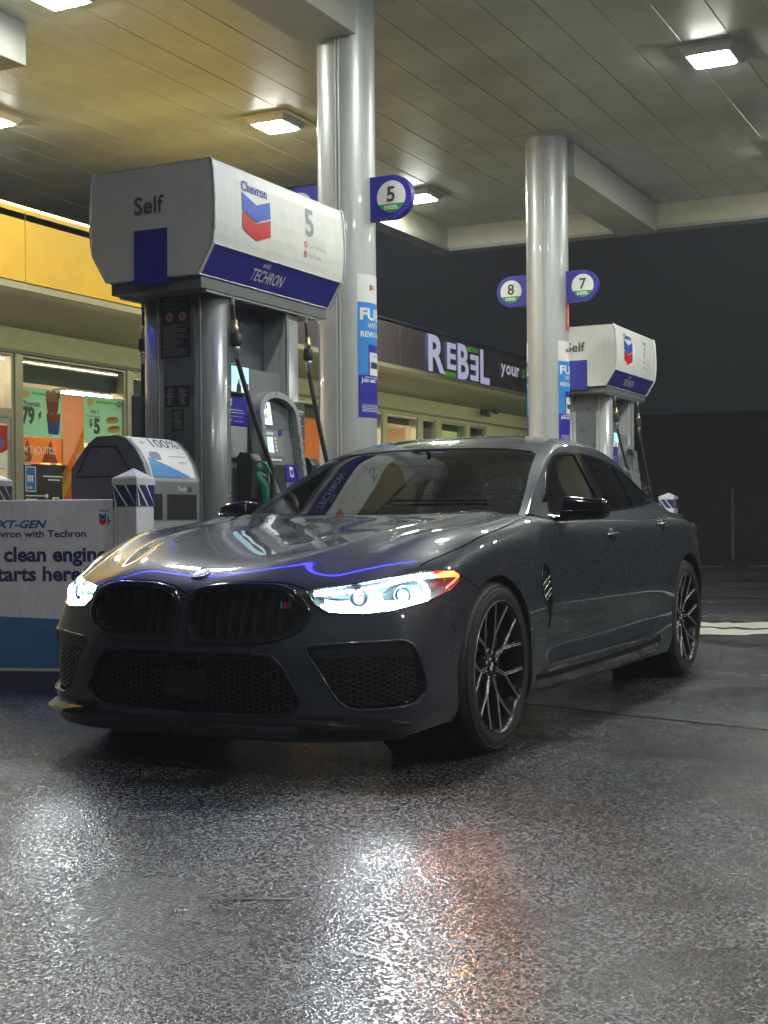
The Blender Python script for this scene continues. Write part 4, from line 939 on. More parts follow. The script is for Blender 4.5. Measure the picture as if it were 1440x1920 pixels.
def body_cage():
    NK=6; NJ=6; NI=len(SX)+1
    V={}; 
    def put(key,p): V[key]=p
    # side sheet S[i][k]
    S=[[None]*(NK+1) for _ in range(NI)]
    F=[[None]*(NK+1) for _ in range(NJ+1)]
    for k,(z,xs,(cx,cy)) in enumerate(FX):
        for j in range(NJ): F[j][k]=(xs[j],FY[j],z)
        F[NJ][k]=(cx,cy,z); S[0][k]=F[NJ][k]
    F[NJ][6]=S[0][6]=(-.550,.782,.708)
    kf=[0,.13,.30,.47,.64,.83,1]
    for i in range(1,NI):
        x=SX[i-1]; w=SW[i-1]; zt=SZ[i-1]
        zb=.17 if x<3.2 else .17+(x-3.2)*.09
        for k in range(NK+1):
            o=SO[k]
            if .5<x<2.5:
                if k==2: o-=.014
                if k==1: o-=.004
            if k==6 and x<0: o-=.0
            xx=x
            if x>3.6: xx=x+ (-.0 if k else -.05)
            z=zb+(zt-zb)*kf[k]
            S[i][k]=(xx,w+o,z)
    # rear sheet
    Rr=[[None]*(NK+1) for _ in range(NJ+1)]
    ry=[0,.16,.32,.48,.60,.70]
    rx=[4.10,4.165,4.19,4.195,4.18,4.15,4.10]
    for k in range(NK+1):
        zc=S[NI-1][k][2]
        for j in range(NJ):
            Rr[j][k]=(rx[k]-.35*(ry[j]/.8)**3*.25, ry[j], zc)
        Rr[NJ][k]=S[NI-1][k]
    # top sheet
    Tt=[[None]*(NJ+1) for _ in range(NI)]
    for j in range(NJ+1): Tt[0][j]=F[j][NK]
    for i in range(1,NI-1):
        for j in range(NJ):
            if i-1<len(TOP):
                Tt[i][j]=(TOP[i-1][0][j],TYR[i-1][j],TOP[i-1][1][j])
            else:
                zz = .955 if i==len(TOP)+1 else .935
                Tt[i][j]=(SX[i-1],TY[j], min(zz, S[i][NK][2]-.0))
        Tt[i][NJ]=S[i][NK]
    for j in range(NJ+1): Tt[NI-1][j]=Rr[j][NK]
    verts=[];idx={}
    def vid(p):
        q=tuple(round(c,5) for c in p)
        if q not in idx: idx[q]=len(verts); verts.append(p)
        return idx[q]
    faces=[]
    def quad(a,b,c,d):
        faces.append((vid(a),vid(b),vid(c),vid(d)))
        m=lambda p:(p[0],-p[1],p[2]) if p[1]!=0 else p
        faces.append((vid(m(d)),vid(m(c)),vid(m(b)),vid(m(a))))
    for j in range(NJ):
        for k in range(NK): quad(F[j][k],F[j][k+1],F[j+1][k+1],F[j+1][k])
    for i in range(NI-1):
        for k in range(NK): quad(S[i][k],S[i][k+1],S[i+1][k+1],S[i+1][k])
    for j in range(NJ):
        for k in range(NK): quad(Rr[j+1][k],Rr[j+1][k+1],Rr[j][k+1],Rr[j][k])
    for i in range(NI-1):
        for j in range(NJ): quad(Tt[i][j],Tt[i+1][j],Tt[i+1][j+1],Tt[i][j+1])
    cr={}
    def crz(a,b,w):
        for m in (lambda p:p, lambda p:(p[0],-p[1],p[2])):
            cr[frozenset((vid(m(a)),vid(m(b))))]=w
    for i in range(1,6): crz(Tt[i][3],Tt[i+1][3],[0,.35,.55,.6,.6,.5][i])
    for i in range(5,12): crz(S[i][5],S[i+1][5],.35)
    return verts,faces,cr
GH=[ # greenhouse stations, centre to belt (x,y,z)
 [(.60,0,.960),(.61,.25,.960),(.66,.50,.965),(.75,.73,.972),(.79,.775,.98),(.82,.80,.97),(.88,.835,.955),(.92,.87,.93)],
 [(.90,0,1.10),(.91,.25,1.098),(.935,.48,1.093),(.985,.685,1.093),(1.0,.722,1.097),(1.03,.75,1.075),(1.04,.80,1.01),(1.05,.865,.935)],
 [(1.17,0,1.225),(1.175,.24,1.222),(1.195,.46,1.215),(1.23,.64,1.207),(1.245,.677,1.207),(1.275,.705,1.182),(1.29,.775,1.07),(1.3,.868,.94)],
 [(1.45,0,1.338),(1.45,.23,1.335),(1.455,.44,1.325),(1.46,.60,1.308),(1.465,.638,1.300),(1.48,.663,1.272),(1.49,.75,1.12),(1.5,.870,.942)],
 [(1.78,0,1.410),(1.78,.23,1.408),(1.78,.43,1.397),(1.78,.57,1.375),(1.78,.618,1.352),(1.78,.645,1.316),(1.78,.742,1.15),(1.78,.872,.945)],
 [(2.1,0,1.425),(2.1,.23,1.421),(2.1,.43,1.405),(2.1,.57,1.378),(2.1,.613,1.355),(2.1,.640,1.318),(2.1,.74,1.15),(2.1,.875,.95)],
 [(2.5,0,1.405),(2.5,.22,1.401),(2.5,.42,1.383),(2.5,.55,1.356),(2.5,.596,1.328),(2.5,.623,1.288),(2.5,.725,1.135),(2.5,.878,.952)],
 [(2.9,0,1.345),(2.9,.22,1.340),(2.9,.41,1.320),(2.9,.525,1.296),(2.9,.568,1.270),(2.9,.597,1.233),(2.9,.705,1.11),(2.9,.875,.952)],
 [(3.3,0,1.248),(3.3,.22,1.243),(3.3,.40,1.225),(3.3,.50,1.198),(3.3,.543,1.174),(3.3,.574,1.142),(3.3,.675,1.055),(3.3,.845,.935)],
 [(3.7,0,1.120),(3.7,.22,1.115),(3.7,.40,1.096),(3.7,.515,1.066),(3.7,.565,1.046),(3.7,.605,1.022),(3.7,.68,.975),(3.7,.77,.90)],
 [(4.0,0,1.025),(4.0,.22,1.021),(3.99,.40,1.004),(3.98,.52,.980),(3.97,.575,.965),(3.96,.61,.950),(3.95,.65,.925),(3.93,.70,.87)],
 [(4.16,0,1.00),(4.155,.22,.996),(4.13,.40,.98),(4.09,.51,.956),(4.07,.55,.943),(4.05,.58,.93),(4.03,.61,.90),(4.0,.65,.85)],
]
def gh_cage():
    verts=[];idx={};faces=[]
    def vid(p):
        q=tuple(round(c,5) for c in p)
        if q not in idx: idx[q]=len(verts); verts.append(p)
        return idx[q]
    m=lambda p:(p[0],-p[1],p[2]) if p[1]!=0 else p
    for i in range(len(GH)-1):
        for j in range(len(GH[0])-1):
            a,b,c,d=GH[i][j],GH[i+1][j],GH[i+1][j+1],GH[i][j+1]
            faces.append((vid(a),vid(b),vid(c),vid(d)))
            faces.append((vid(m(d)),vid(m(c)),vid(m(b)),vid(m(a))))
    return verts,faces
CAR = thing('parked_car', 'dark blue grey four-door coupe with lit headlights, parked wet beside pump 5', 'car', (-3.0483, 5.1814, 0))
def car_paint():
    m = bpy.data.materials.new('car_paint'); m.use_nodes = True; nt = m.node_tree; N = nt.nodes; L = nt.links; b = N['Principled BSDF']
    b.inputs['Base Color'].default_value = (.0210, .0245, .0380, 1); b.inputs['Metallic'].default_value = .0; b.inputs['Roughness'].default_value = .42
    b.inputs['Coat Weight'].default_value = 1.0; b.inputs['Coat Roughness'].default_value = .02; b.inputs['Coat IOR'].default_value = 1.6; b.inputs['Specular IOR Level'].default_value = .35; b.inputs['Specular Tint'].default_value = (.75, .82, 1, 1)
    tc = N.new('ShaderNodeTexCoord')
    v = N.new('ShaderNodeTexVoronoi'); v.inputs['Scale'].default_value = 150; v.inputs['Randomness'].default_value = 1; L.new(tc.outputs['Object'], v.inputs['Vector'])
    r = N.new('ShaderNodeMapRange'); r.inputs['From Min'].default_value = .0; r.inputs['From Max'].default_value = .22; r.inputs['To Min'].default_value = 1; r.inputs['To Max'].default_value = 0; L.new(v.outputs['Distance'], r.inputs['Value'])
    s = N.new('ShaderNodeSeparateColor'); L.new(v.outputs['Color'], s.inputs[0])
    t = N.new('ShaderNodeMath'); t.operation = 'GREATER_THAN'; t.inputs[1].default_value = .45; L.new(s.outputs[0], t.inputs[0])
    q = N.new('ShaderNodeMath'); q.operation = 'MULTIPLY'; L.new(t.outputs[0], q.inputs[0]); L.new(r.outputs[0], q.inputs[1])
    # rain beads as fine relief, denser on the flanks than on the steep nose
    bp = N.new('ShaderNodeBump'); bp.inputs['Strength'].default_value = .07; bp.inputs['Distance'].default_value = .0022; L.new(q.outputs[0], bp.inputs['Height'])
    L.new(bp.outputs[0], b.inputs['Coat Normal'])
    nz = N.new('ShaderNodeTexNoise'); nz.inputs['Scale'].default_value = 900; L.new(tc.outputs['Object'], nz.inputs['Vector'])
    b3 = N.new('ShaderNodeBump'); b3.inputs['Strength'].default_value = .05; b3.inputs['Distance'].default_value = .001; L.new(nz.outputs['Fac'], b3.inputs['Height']); L.new(b3.outputs[0], b.inputs['Normal'])
    return m
paint = car_paint()
gloss_black = M('gloss_black', (.008, .008, .010), .10, coat=1.0, var=0)
satin_black = M('satin_black', (.014, .014, .016), .32, bump=.03, bscale=300)
liner_m = M('liner_black', (.004, .004, .0045), .8, var=0)
trim_edge = M('bright_trim', (.62, .62, .65), .25, metal=.55)

# ---------- fine half sheets
def half_mesh(cage, levels=4, flare=False):
    co, nv, fs = subdiv_fit(*cage, levels=levels)
    P = co[:, [1, 0, 2]].copy(); Nn = nv[:, [1, 0, 2]].copy()
    cen = P.mean(0)
    if ((P - cen) * Nn).sum(1).mean() < 0: Nn = -Nn
    if flare:
        for ax in (0.0, 3.027):
            r = np.hypot(P[:, 1] - ax, P[:, 2] - .352); k = .011 * np.exp(-((r - .385) / .045) ** 2) * (np.abs(P[:, 0]) > .8)
            P[:, 0] += np.sign(P[:, 0]) * k
    F = np.array(fs)[:, ::-1]
    fc = P[F].mean(1); keep = fc[:, 0] > -1e-4
    b = bmesh.new(); ln = b.verts.layers.float_vector.new('n'); reg = b.faces.layers.int.new('reg')
    used = np.unique(F[keep]); mp = {}
    for i in used:
        v = b.verts.new(P[i]); v[ln] = Nn[i]; mp[int(i)] = v
    for f in F[keep]:
        try: b.faces.new([mp[int(i)] for i in f])
        except ValueError: pass
    b.normal_update()
    return b
BODY = half_mesh(body_cage(), 4, True)
GLS = half_mesh(gh_cage(), 4)

FRONT = (Vector((1, 0, 0)), Vector((0, 0, 1)), Vector((0, -1, 0)))
SIDE = (Vector((0, 1, 0)), Vector((0, 0, 1)), Vector((1, 0, 0)))
TOPV = (Vector((1, 0, 0)), Vector((0, 1, 0)), Vector((0, 0, 1)))
q_ = 1 / math.sqrt(2)
DIAG = (Vector((q_, q_, 0)), Vector((0, 0, 1)), Vector((q_, -q_, 0)))
def inside(p, poly):
    x, y = p; c = False; n = len(poly); j = n - 1
    for i in range(n):
        xi, yi = poly[i]; xj, yj = poly[j]
        if (yi > y) != (yj > y) and x < (xj - xi) * (y - yi) / (yj - yi) + xi: c = not c
        j = i
    return c
def smooth_loop(pts, step=.03, closed=True):
    n = len(pts); out = []
    rngi = range(n if closed else n - 1)
    for i in rngi:
        g = lambda k: Vector(pts[k % n] if closed else pts[max(0, min(n - 1, k))])
        a, b, c, d = g(i - 1), g(i), g(i + 1), g(i + 2); L = (c - b).length; m = max(1, int(L / step))
        for k in range(m):
            t = k / m; out.append(.5 * ((2 * b) + (c - a) * t + (2 * a - 5 * b + 4 * c - d) * t * t + (3 * b - a - 3 * c + d) * t ** 3))
    if not closed: out.append(Vector(pts[-1]))
    return [tuple(p) for p in out]
def cut(b, poly, axes, rid, pred=None, facing=.12, only=(0,)):
    U, V, D = axes; reg = b.faces.layers.int['reg']
    us = [p[0] for p in poly]; vs = [p[1] for p in poly]; bx = (min(us) - .02, max(us) + .02, min(vs) - .02, max(vs) + .02)
    def bbox(f):
        uu = [v.co.dot(U) for v in f.verts]; vv = [v.co.dot(V) for v in f.verts]; return (min(uu), max(uu), min(vv), max(vv))
    cand = {}
    for f in b.faces:
        if f.normal.dot(D) < facing: continue
        if pred and not pred(f.calc_center_median()): continue
        q = bbox(f)
        if q[1] < bx[0] or q[0] > bx[1] or q[3] < bx[2] or q[2] > bx[3]: continue
        cand[f] = q
    n = len(poly)
    for i in range(n):
        p, r = poly[i], poly[(i + 1) % n]
        e = 1e-4; s = (min(p[0], r[0]) - e, max(p[0], r[0]) + e, min(p[1], r[1]) - e, max(p[1], r[1]) + e)
        if abs(p[0] - r[0]) + abs(p[1] - r[1]) < 1e-6: continue
        co = U * p[0] + V * p[1]; d3 = U * (r[0] - p[0]) + V * (r[1] - p[1]); no = d3.cross(D).normalized()
        sel = []
        for f, q in cand.items():
            if q[1] < s[0] or q[0] > s[1] or q[3] < s[2] or q[2] > s[3]: continue
            ds = [(v.co - co).dot(no) for v in f.verts]
            if min(ds) < -1e-6 and max(ds) > 1e-6: sel.append(f)
        if not sel: continue
        vsx = {v for f in sel for v in f.verts}; esx = {e_ for f in sel for e_ in f.edges}
        for f in sel: cand.pop(f)
        res = bmesh.ops.bisect_plane(b, geom=list(vsx) + list(esx) + sel, dist=1e-6, plane_co=co, plane_no=no)
        newf = {g_ for g_ in res['geom'] if isinstance(g_, bmesh.types.BMFace)} | {f for f in sel if f.is_valid}
        for f in newf:
            if f.is_valid: cand[f] = bbox(f)
    for f in cand:
        if not f.is_valid: continue
        c = f.calc_center_median()
        if f[reg] in only and inside((c.dot(U), c.dot(V)), poly): f[reg] = rid
def ribbon(pts, w=.0042, step=.03, smooth=True):
    p = [Vector(q) for q in (smooth_loop(pts, step, False) if smooth else pts)]; A = []; B = []
    for i in range(len(p)):
        t = (p[min(i + 1, len(p) - 1)] - p[max(i - 1, 0)]).normalized(); n = Vector((-t.y, t.x)) * w / 2
        A.append(tuple(p[i] + n)); B.append(tuple(p[i] - n))
    return A + B[::-1]
GAP, HOLE, LAMP_, KID, ARCH, GLASSF, GLASSR, GLASSQ, WS, TRIM, TAIL, VENT, SINT, LOWI, REARG, HND = 90, 91, 1, 2, 3, 11, 12, 13, 14, 15, 4, 5, 6, 7, 16, 8

KPTS = [(.045, .683), (.10, .698), (.18, .708), (.29, .709), (.39, .703), (.465, .672), (.503, .605), (.478, .556), (.43, .532), (.378, .517), (.30, .508), (.21, .505), (.13, .505), (.060, .509), (.031, .536), (.023, .594), (.024, .645)]
HEAD3 = [(.492, -.795, .692), (.590, -.728, .708), (.658, -.665, .722), (.753, -.544, .743), (.842, -.396, .760), (.875, -.325, .757), (.902, -.266, .727), (.891, -.385, .680), (.85, -.503, .643), (.776, -.653, .615), (.688, -.723, .606), (.575, -.772, .611), (.522, -.785, .640)]
HPTS = [((a + b_) * q_, z) for a, b_, z in HEAD3]
SIDE3 = [(.511, -.837, .485), (.633, -.785, .500), (.75, -.70, .506), (.829, -.639, .505), (.857, -.601, .462), (.868, -.565, .38), (.871, -.553, .312), (.854, -.598, .272), (.761, -.721, .257), (.660, -.785, .262), (.625, -.80, .290), (.586, -.823, .359), (.552, -.834, .417)]
SPTS = [((a + b_) * q_, z) for a, b_, z in SIDE3]
LPTS = [(-.01, .459), (.30, .458), (.385, .455), (.43, .413), (.486, .312), (.497, .283), (.47, .250), (.418, .232), (.228, .226), (-.01, .224)]
kloop = smooth_loop(KPTS, .022); hloop = HPTS; sloop = smooth_loop(SPTS, .03)
fr = lambda c: c.y < -.3
def arch_poly(ax, rx, rz, zc=.352):
    up = [(ax + rx * math.cos(a), zc + rz * math.sin(a)) for a in [PI * k / 30 for k in range(31)]]
    return up + [(ax - rx, .30), (ax - rx * .97, .05), (ax + rx * .97, .05), (ax + rx, .30)]
sidep = lambda c: c.x > .3
cut(BODY, arch_poly(0, .364, .373), SIDE, ARCH, lambda c: c.x > .3 and c.y > -.45, .02)
cut(BODY, arch_poly(3.027, .380, .386), SIDE, ARCH, sidep, .02)
cut(BODY, kloop, FRONT, KID, fr)
cut(BODY, hloop, DIAG, LAMP_, lambda c: c.y < 0)
cut(BODY, sloop, DIAG, SINT, lambda c: c.y < -.3)
cut(BODY, LPTS, FRONT, LOWI, fr)
VP = [(.575, .745), (.605, .755), (.652, .728), (.664, .685), (.662, .62), (.655, .55), (.648, .47), (.638, .46), (.612, .52), (.575, .575), (.535, .61), (.525, .66), (.545, .715)]
cut(BODY, smooth_loop(VP, .03), SIDE, VENT, sidep)
for hxx, hz in ((1.640, .868), (2.595, .915)):
    cut(BODY, [(hxx + .052 * math.cos(a), hz + .036 * math.sin(a)) for a in [2 * PI * k / 20 for k in range(20)]], SIDE, HND, sidep)
cut(BODY, [(3.62, .842), (3.80, .868), (4.02, .86), (4.25, .855), (4.25, .800), (4.0, .790), (3.80, .800)], SIDE, TAIL, lambda c: c.y > 3.4, .03)
cut(BODY, [(-.01, .795), (.6, .795), (.85, .79), (.85, .845), (.6, .855), (-.01, .855)], (Vector((1, 0, 0)), Vector((0, 0, 1)), Vector((0, 1, 0))), TAIL, lambda c: c.y > 3.9, .3)
# shut lines
def gap(pts, axes, pred, w=.0045, facing=.05, smooth=True): cut(BODY, ribbon(pts, w, .03, smooth), axes, GAP, pred, facing)
hood_side = [(.826, -.490), (.800, -.462), (.812, -.400), (.830, -.34), (.849, -.25), (.869, -.112), (.872, .10), (.860, .295), (.831, .575), (.805, .74), (.80, .80)]
gap(hood_side, TOPV, lambda c: c.y < .95, .005, .2)
gap([(-.01, .676), (.02, .688), (.06, .703), (.12, .714), (.20, .722), (.30, .724), (.40, .720), (.47, .704), (.515, .692), (.535, .698)], FRONT, fr, .005, .1)
gap([(-.01, .690), (.25, .697), (.50, .735), (.704, .785), (.80, .80)], TOPV, lambda c: .4 < c.y < 1.1, .012, .3)
gap([(.80, .80), (.845, .86), (.85, 1.2), (.85, 2.4), (.85, 3.2), (.80, 3.5), (.70, 3.9), (.60, 4.05), (-.01, 4.10)], TOPV, lambda c: c.y > .6, .006, .2)
gap([(-.31, .733), (-.268, .727), (-.209, .698), (-.152, .657), (-.10, .60)], SIDE, lambda c: c.x > .6 and c.y < .2, .005, .1)
gap([(.655, .312), (.650, .05)], SIDE, sidep, smooth=False)
gap([(.69, 1.0), (.69, .955), (.70, .92), (.725, .87), (.728, .80), (.700, .70), (.672, .60), (.655, .50), (.645, .40), (.645, .34), (.660, .296)], SIDE, lambda c: c.x > .79, facing=-2)
gap([(.640, .302), (1.2, .300), (1.85, .302), (2.18, .312), (2.32, .345), (2.44, .41), (2.53, .50), (2.63, .62), (2.715, .72), (2.765, .82), (2.79, .90), (2.79, 1.0)], SIDE, lambda c: c.x > .835, facing=-2)
gap([(1.835, 1.0), (1.845, .90), (1.835, .80), (1.815, .70), (1.80, .60), (1.80, .50), (1.81, .40), (1.825, .290)], SIDE, lambda c: c.x > .835, facing=-2)
gap([(3.29, .54), (3.36, .60), (3.45, .625), (3.62, .66), (3.66, .70), (3.64, .78), (3.66, .86)], SIDE, lambda c: c.x > .5 and c.y > 3.3)
# greenhouse openings
DLO = [(.965, .993), (1.03, 1.042), (1.12, 1.110), (1.25, 1.195), (1.36, 1.248), (1.43, 1.275), (1.51, 1.292), (1.62, 1.303), (1.77, 1.308), (2.09, 1.303), (2.35, 1.287), (2.58, 1.263), (2.80, 1.217), (2.95, 1.165), (3.04, 1.115), (3.035, 1.085), (2.93, 1.055), (2.6, 1.028), (2.29, 1.008), (1.78, .988), (1.28, .980), (1.0, .972)]
dlo = smooth_loop(DLO, .05)
def inset(poly, d):
    n = len(poly); out = []; A = sum(poly[i][0] * poly[(i + 1) % n][1] - poly[(i + 1) % n][0] * poly[i][1] for i in range(n)); s = 1 if A > 0 else -1
    for i in range(n):
        a, b, c = Vector(poly[i - 1]), Vector(poly[i]), Vector(poly[(i + 1) % n]); t = (c - a).normalized(); out.append(tuple(b + Vector((-t.y, t.x)) * d * s))
    return out
gp = lambda c: c.x > .3
cut(GLS, dlo, SIDE, TRIM, gp, .1)
dli = inset(dlo, .013)
cut(GLS, dli, SIDE, GLASSF, gp, .1, only=(TRIM,))
cut(GLS, [(1.795, 1.36), (1.905, 1.36), (1.860, .92), (1.722, .92)], SIDE, TRIM, gp, .1, only=(GLASSF,))
cut(GLS, [(1.905, 1.36), (3.2, 1.36), (3.2, .92), (1.860, .92)], SIDE, GLASSR, gp, .1, only=(GLASSF,))
cut(GLS, [(2.578, 1.30), (3.2, 1.30), (3.2, .95), (2.300, .95)], SIDE, GLASSQ, gp, .1, only=(GLASSR,))
cut(GLS, [(2.592, 1.30), (2.566, 1.30), (2.282, .95), (2.312, .95)], SIDE, TRIM, gp, .1, only=(GLASSR, GLASSQ))
WSP = [(-.01, 1.334), (.25, 1.331), (.42, 1.322), (.545, 1.306), (.585, 1.290), (.600, 1.255), (.628, 1.19), (.662, 1.132), (.700, 1.06), (.728, .995), (.74, .93), (-.01, .93)]
cut(GLS, WSP, FRONT, WS, lambda c: c.y < 1.62, .1)
cut(GLS, [(-.01, 2.95), (.40, 2.97), (.47, 3.02), (.49, 3.10), (.47, 3.60), (.43, 3.72), (-.01, 3.78)], TOPV, REARG, lambda c: c.y > 2.5, .2)

# ---------- split a cut sheet into panels
def islands(b, skip):
    reg = b.faces.layers.int['reg']; seen = set(); out = []
    for f in b.faces:
        if f in seen or f[reg] in skip: continue
        r = f[reg]; st_ = [f]; seen.add(f); isl = []
        while st_:
            x = st_.pop(); isl.append(x)
            for e in x.edges:
                for y in e.link_faces:
                    if y not in seen and y[reg] == r: seen.add(y); st_.append(y)
        out.append((r, isl))
    return out
def panel(name, src, faces, mats, sides=(1,), join=False, rim=.016, parent=CAR, m=None, off=0.0, label=None, shift=None):
    """panel mesh from faces of a half sheet, with returned edges; join: mirror into one mesh, else one object per side"""
    ln = src.verts.layers.float_vector['n']; idx = {}; V = []; NV = []; F = []
    for f in faces:
        r = []
        for v in f.verts:
            if v not in idx: idx[v] = len(V); n = Vector(v[ln]).normalized(); V.append(v.co + n * off); NV.append(n)
            r.append(idx[v])
        F.append(r)
    fset = set(faces); RF = []
    if rim:
        edges = {}
        for f in faces:
            for e in f.edges:
                if sum(1 for g_ in e.link_faces if g_ in fset) == 1:
                    a, c = e.verts
                    if abs(a.co.x) < 2e-3 and abs(c.co.x) < 2e-3: continue
                    if a.co.x < 0 or c.co.x < 0: continue
                    l = [l for l in f.loops if l.edge == e][0]; edges[e] = (idx[l.vert], idx[l.link_loop_next.vert])
        dup = {}
        for a, c in edges.values():
            for q in (a, c):
                if q not in dup: dup[q] = (len(V), len(V) + 1); V.append(V[q].copy()); NV.append(None); V.append(V[q] - NV[q] * rim); NV.append(None)
            RF.append((dup[c][0], dup[a][0], dup[a][1], dup[c][1]))
    objs = []
    sets = [(1, -1)] if join else [(s,) for s in sides]
    for grp in sets:
        VV = []; FF = []; NN = []; nrm = []
        for s in grp:
            base = len(VV); VV += [(v.x * s, v.y, v.z) for v in V]
            for r in F:
                rr = [base + i for i in (r if s > 0 else r[::-1])]; FF.append(rr); nrm += [(NV[i].x * s, NV[i].y, NV[i].z) for i in (r if s > 0 else r[::-1])]
            for r in RF:
                q = r if s > 0 else r[::-1]; P = [Vector((V[i].x * s, V[i].y, V[i].z)) for i in q]; n = (P[1] - P[0]).cross(P[2] - P[0])
                n = n.normalized() if n.length > 1e-12 else Vector((0, 0, 1)); FF.append([base + i for i in q]); nrm += [tuple(n)] * 4
        me = bpy.data.meshes.new(name); me.from_pydata(VV, [], FF)
        for p in me.polygons: p.use_smooth = True
        me.update(); me.normals_split_custom_set([Vector(n).normalized()[:] for n in nrm]); me.materials.append(m or paint)
        o = link(name, me, parent); objs.append(o)
        if label: o['label'] = label
    return objs
PAN = {}
names = [('hood', (0, -.1, .88)), ('front_bumper', (.1, -.9, .47)), ('front_fender', (.93, .40, .80)), ('front_door', (.93, 1.3, .62)), ('rear_door', (.93, 2.2, .62)),
         ('rear_quarter', (.93, 3.30, .80)), ('cowl', (0, 1.6, .93)), ('side_sill', (.92, 1.3, .24)), ('rear_bumper', (.3, 4.19, .5))]
isl = islands(BODY, (GAP, HOLE, ARCH))
big = sorted([i for i in isl if i[0] == 0], key=lambda i: -len(i[1]))
left_over = []
cent = [(i, [f.calc_center_median() for f in i[1][::7]] or [i[1][0].calc_center_median()]) for i in big]
taken = {}
for nm, sp in names:
    best = min(((min((c - Vector(sp)).length for c in cs), k) for k, (i, cs) in enumerate(cent) if len(i[1]) > 60), default=None)
    if best and best[1] not in taken: taken[best[1]] = nm
print('PANELS', [(nm, len(cent[k][0][1])) for k, nm in taken.items()], 'islands', [len(i[1]) for i in big[:14]])
for k, (i, cs) in enumerate(cent):
    nm = taken.get(k)
    if nm is None:
        if len(i[1]) > 40: print('unnamed island', len(i[1]), [round(c, 2) for c in cs[0]])
        nm = 'body_trim' if len(i[1]) > 25 else None
        if nm is None: continue
    if nm in ('hood', 'front_bumper', 'rear_bumper', 'cowl'):
        panel(nm, BODY, i[1], None, join=True, m=satin_black if nm == 'cowl' else paint)
    else: panel(nm, BODY, i[1], None, sides=(1, -1), m=paint)
def faces_of(b, *ids):
    reg = b.faces.layers.int['reg']; return [f for f in b.faces if f[reg] in ids]
# greenhouse panels
cabin_glass = bpy.data.materials.new('windshield_glass'); cabin_glass.use_nodes = True; glass_nodes(cabin_glass, (.50, .58, .55), .14)
tint_glass = bpy.data.materials.new('tinted_glass'); tint_glass.use_nodes = True; glass_nodes(tint_glass, (.10, .11, .11), .14)
gi = [i for i in islands(GLS, ()) if i[0] == 0 and len(i[1]) > 30]
roof = [f for i in gi for f in i[1]]
panel('roof', GLS, roof, None, join=True)
panel('windshield', GLS, faces_of(GLS, WS), None, join=True, m=cabin_glass, off=-.004, rim=.004)
panel('rear_window', GLS, faces_of(GLS, REARG), None, join=True, m=tint_glass, off=-.004, rim=.004)
for rid, nm in ((GLASSF, 'front_side_window'), (GLASSR, 'rear_side_window'), (GLASSQ, 'quarter_window')):
    panel(nm, GLS, faces_of(GLS, rid), None, sides=(1, -1), m=tint_glass, off=-.005, rim=.004)
panel('window_surround', GLS, faces_of(GLS, TRIM), None, sides=(1, -1), m=gloss_black, off=.002, rim=.010)
# black screened band around the windshield edge
def on_sheet(b):
    from mathutils.bvhtree import BVHTree
    return BVHTree.FromBMesh(b)
TB = on_sheet(BODY); TG = on_sheet(GLS)
def drop_front(x, z, tree=TB, y0=-3):
    h = tree.ray_cast(Vector((x, y0, z)), Vector((0, 1, 0))); return h[0], h[1]
def drop_side(y, z, tree=TB):
    h = tree.ray_cast(Vector((3, y, z)), Vector((-1, 0, 0))); return h[0], h[1]
def drop_diag(u, z, tree=TB):
    o = DIAG[0] * u + Vector((0, 0, z)) + DIAG[2] * 3; h = tree.ray_cast(o, -DIAG[2]); return h[0], h[1]
def edge_tube(name, loop, drop, r, m, off=.0, closed=True, sides=(1, -1), n=8, flat=1.0, parent=CAR, step=None):
    pts = []
    for p in loop:
        h, nn = drop(*p)
        if h is not None: pts.append(h + nn * off)
    if closed: pts.append(pts[0])
    out = []
    for s in sides:
        g = MB(); g.tube([(p.x * s, p.y, p.z) for p in pts], r, n, cap=not closed, flat=flat); out.append(g.done(name, m, parent))
    return out

# ---------- inner liner: the same sheets pulled inward, dark, so that gaps and grilles have depth
def liner(b, skip, off, name):
    ln = b.verts.layers.float_vector['n']; reg = b.faces.layers.int['reg']; idx = {}; V = []; F = []
    for f in b.faces:
        if f[reg] in skip: continue
        r = []
        for v in f.verts:
            if v not in idx:
                idx[v] = len(V); o = off * (2.1 if v.co.y < -.55 and v.co.z < .70 else 1); V.append(v.co - Vector(v[ln]) * o)
            r.append(idx[v])
        F.append(r)
    VV = [tuple(v) for v in V] + [(-v.x, v.y, v.z) for v in V]; n = len(V)
    me = bpy.data.meshes.new(name); me.from_pydata(VV, [], F + [[n + i for i in r[::-1]] for r in F]); me.materials.append(liner_m)
    for p in me.polygons: p.use_smooth = True
    return link(name, me, CAR)
liner(BODY, (ARCH, LAMP_), .030, 'inner_shell')
# wheel housings
for s in (1, -1):
    for ax, r in ((0, .40), (3.027, .41)):
        g = MB(); g.lathe([(r, .0), (r, .36), (.0, .36)], 36, axis='x', origin=(0, 0, 0)); 
        for v in g.bm.verts: v.co = Vector((s * (.90 - v.co.x), v.co.y + ax, v.co.z + .352))
        g.done('wheel_housing', liner_m, CAR)
g = MB(); g.box(-.78, .78, -.55, 3.9, .16, .20); g.done('underfloor', liner_m, CAR)

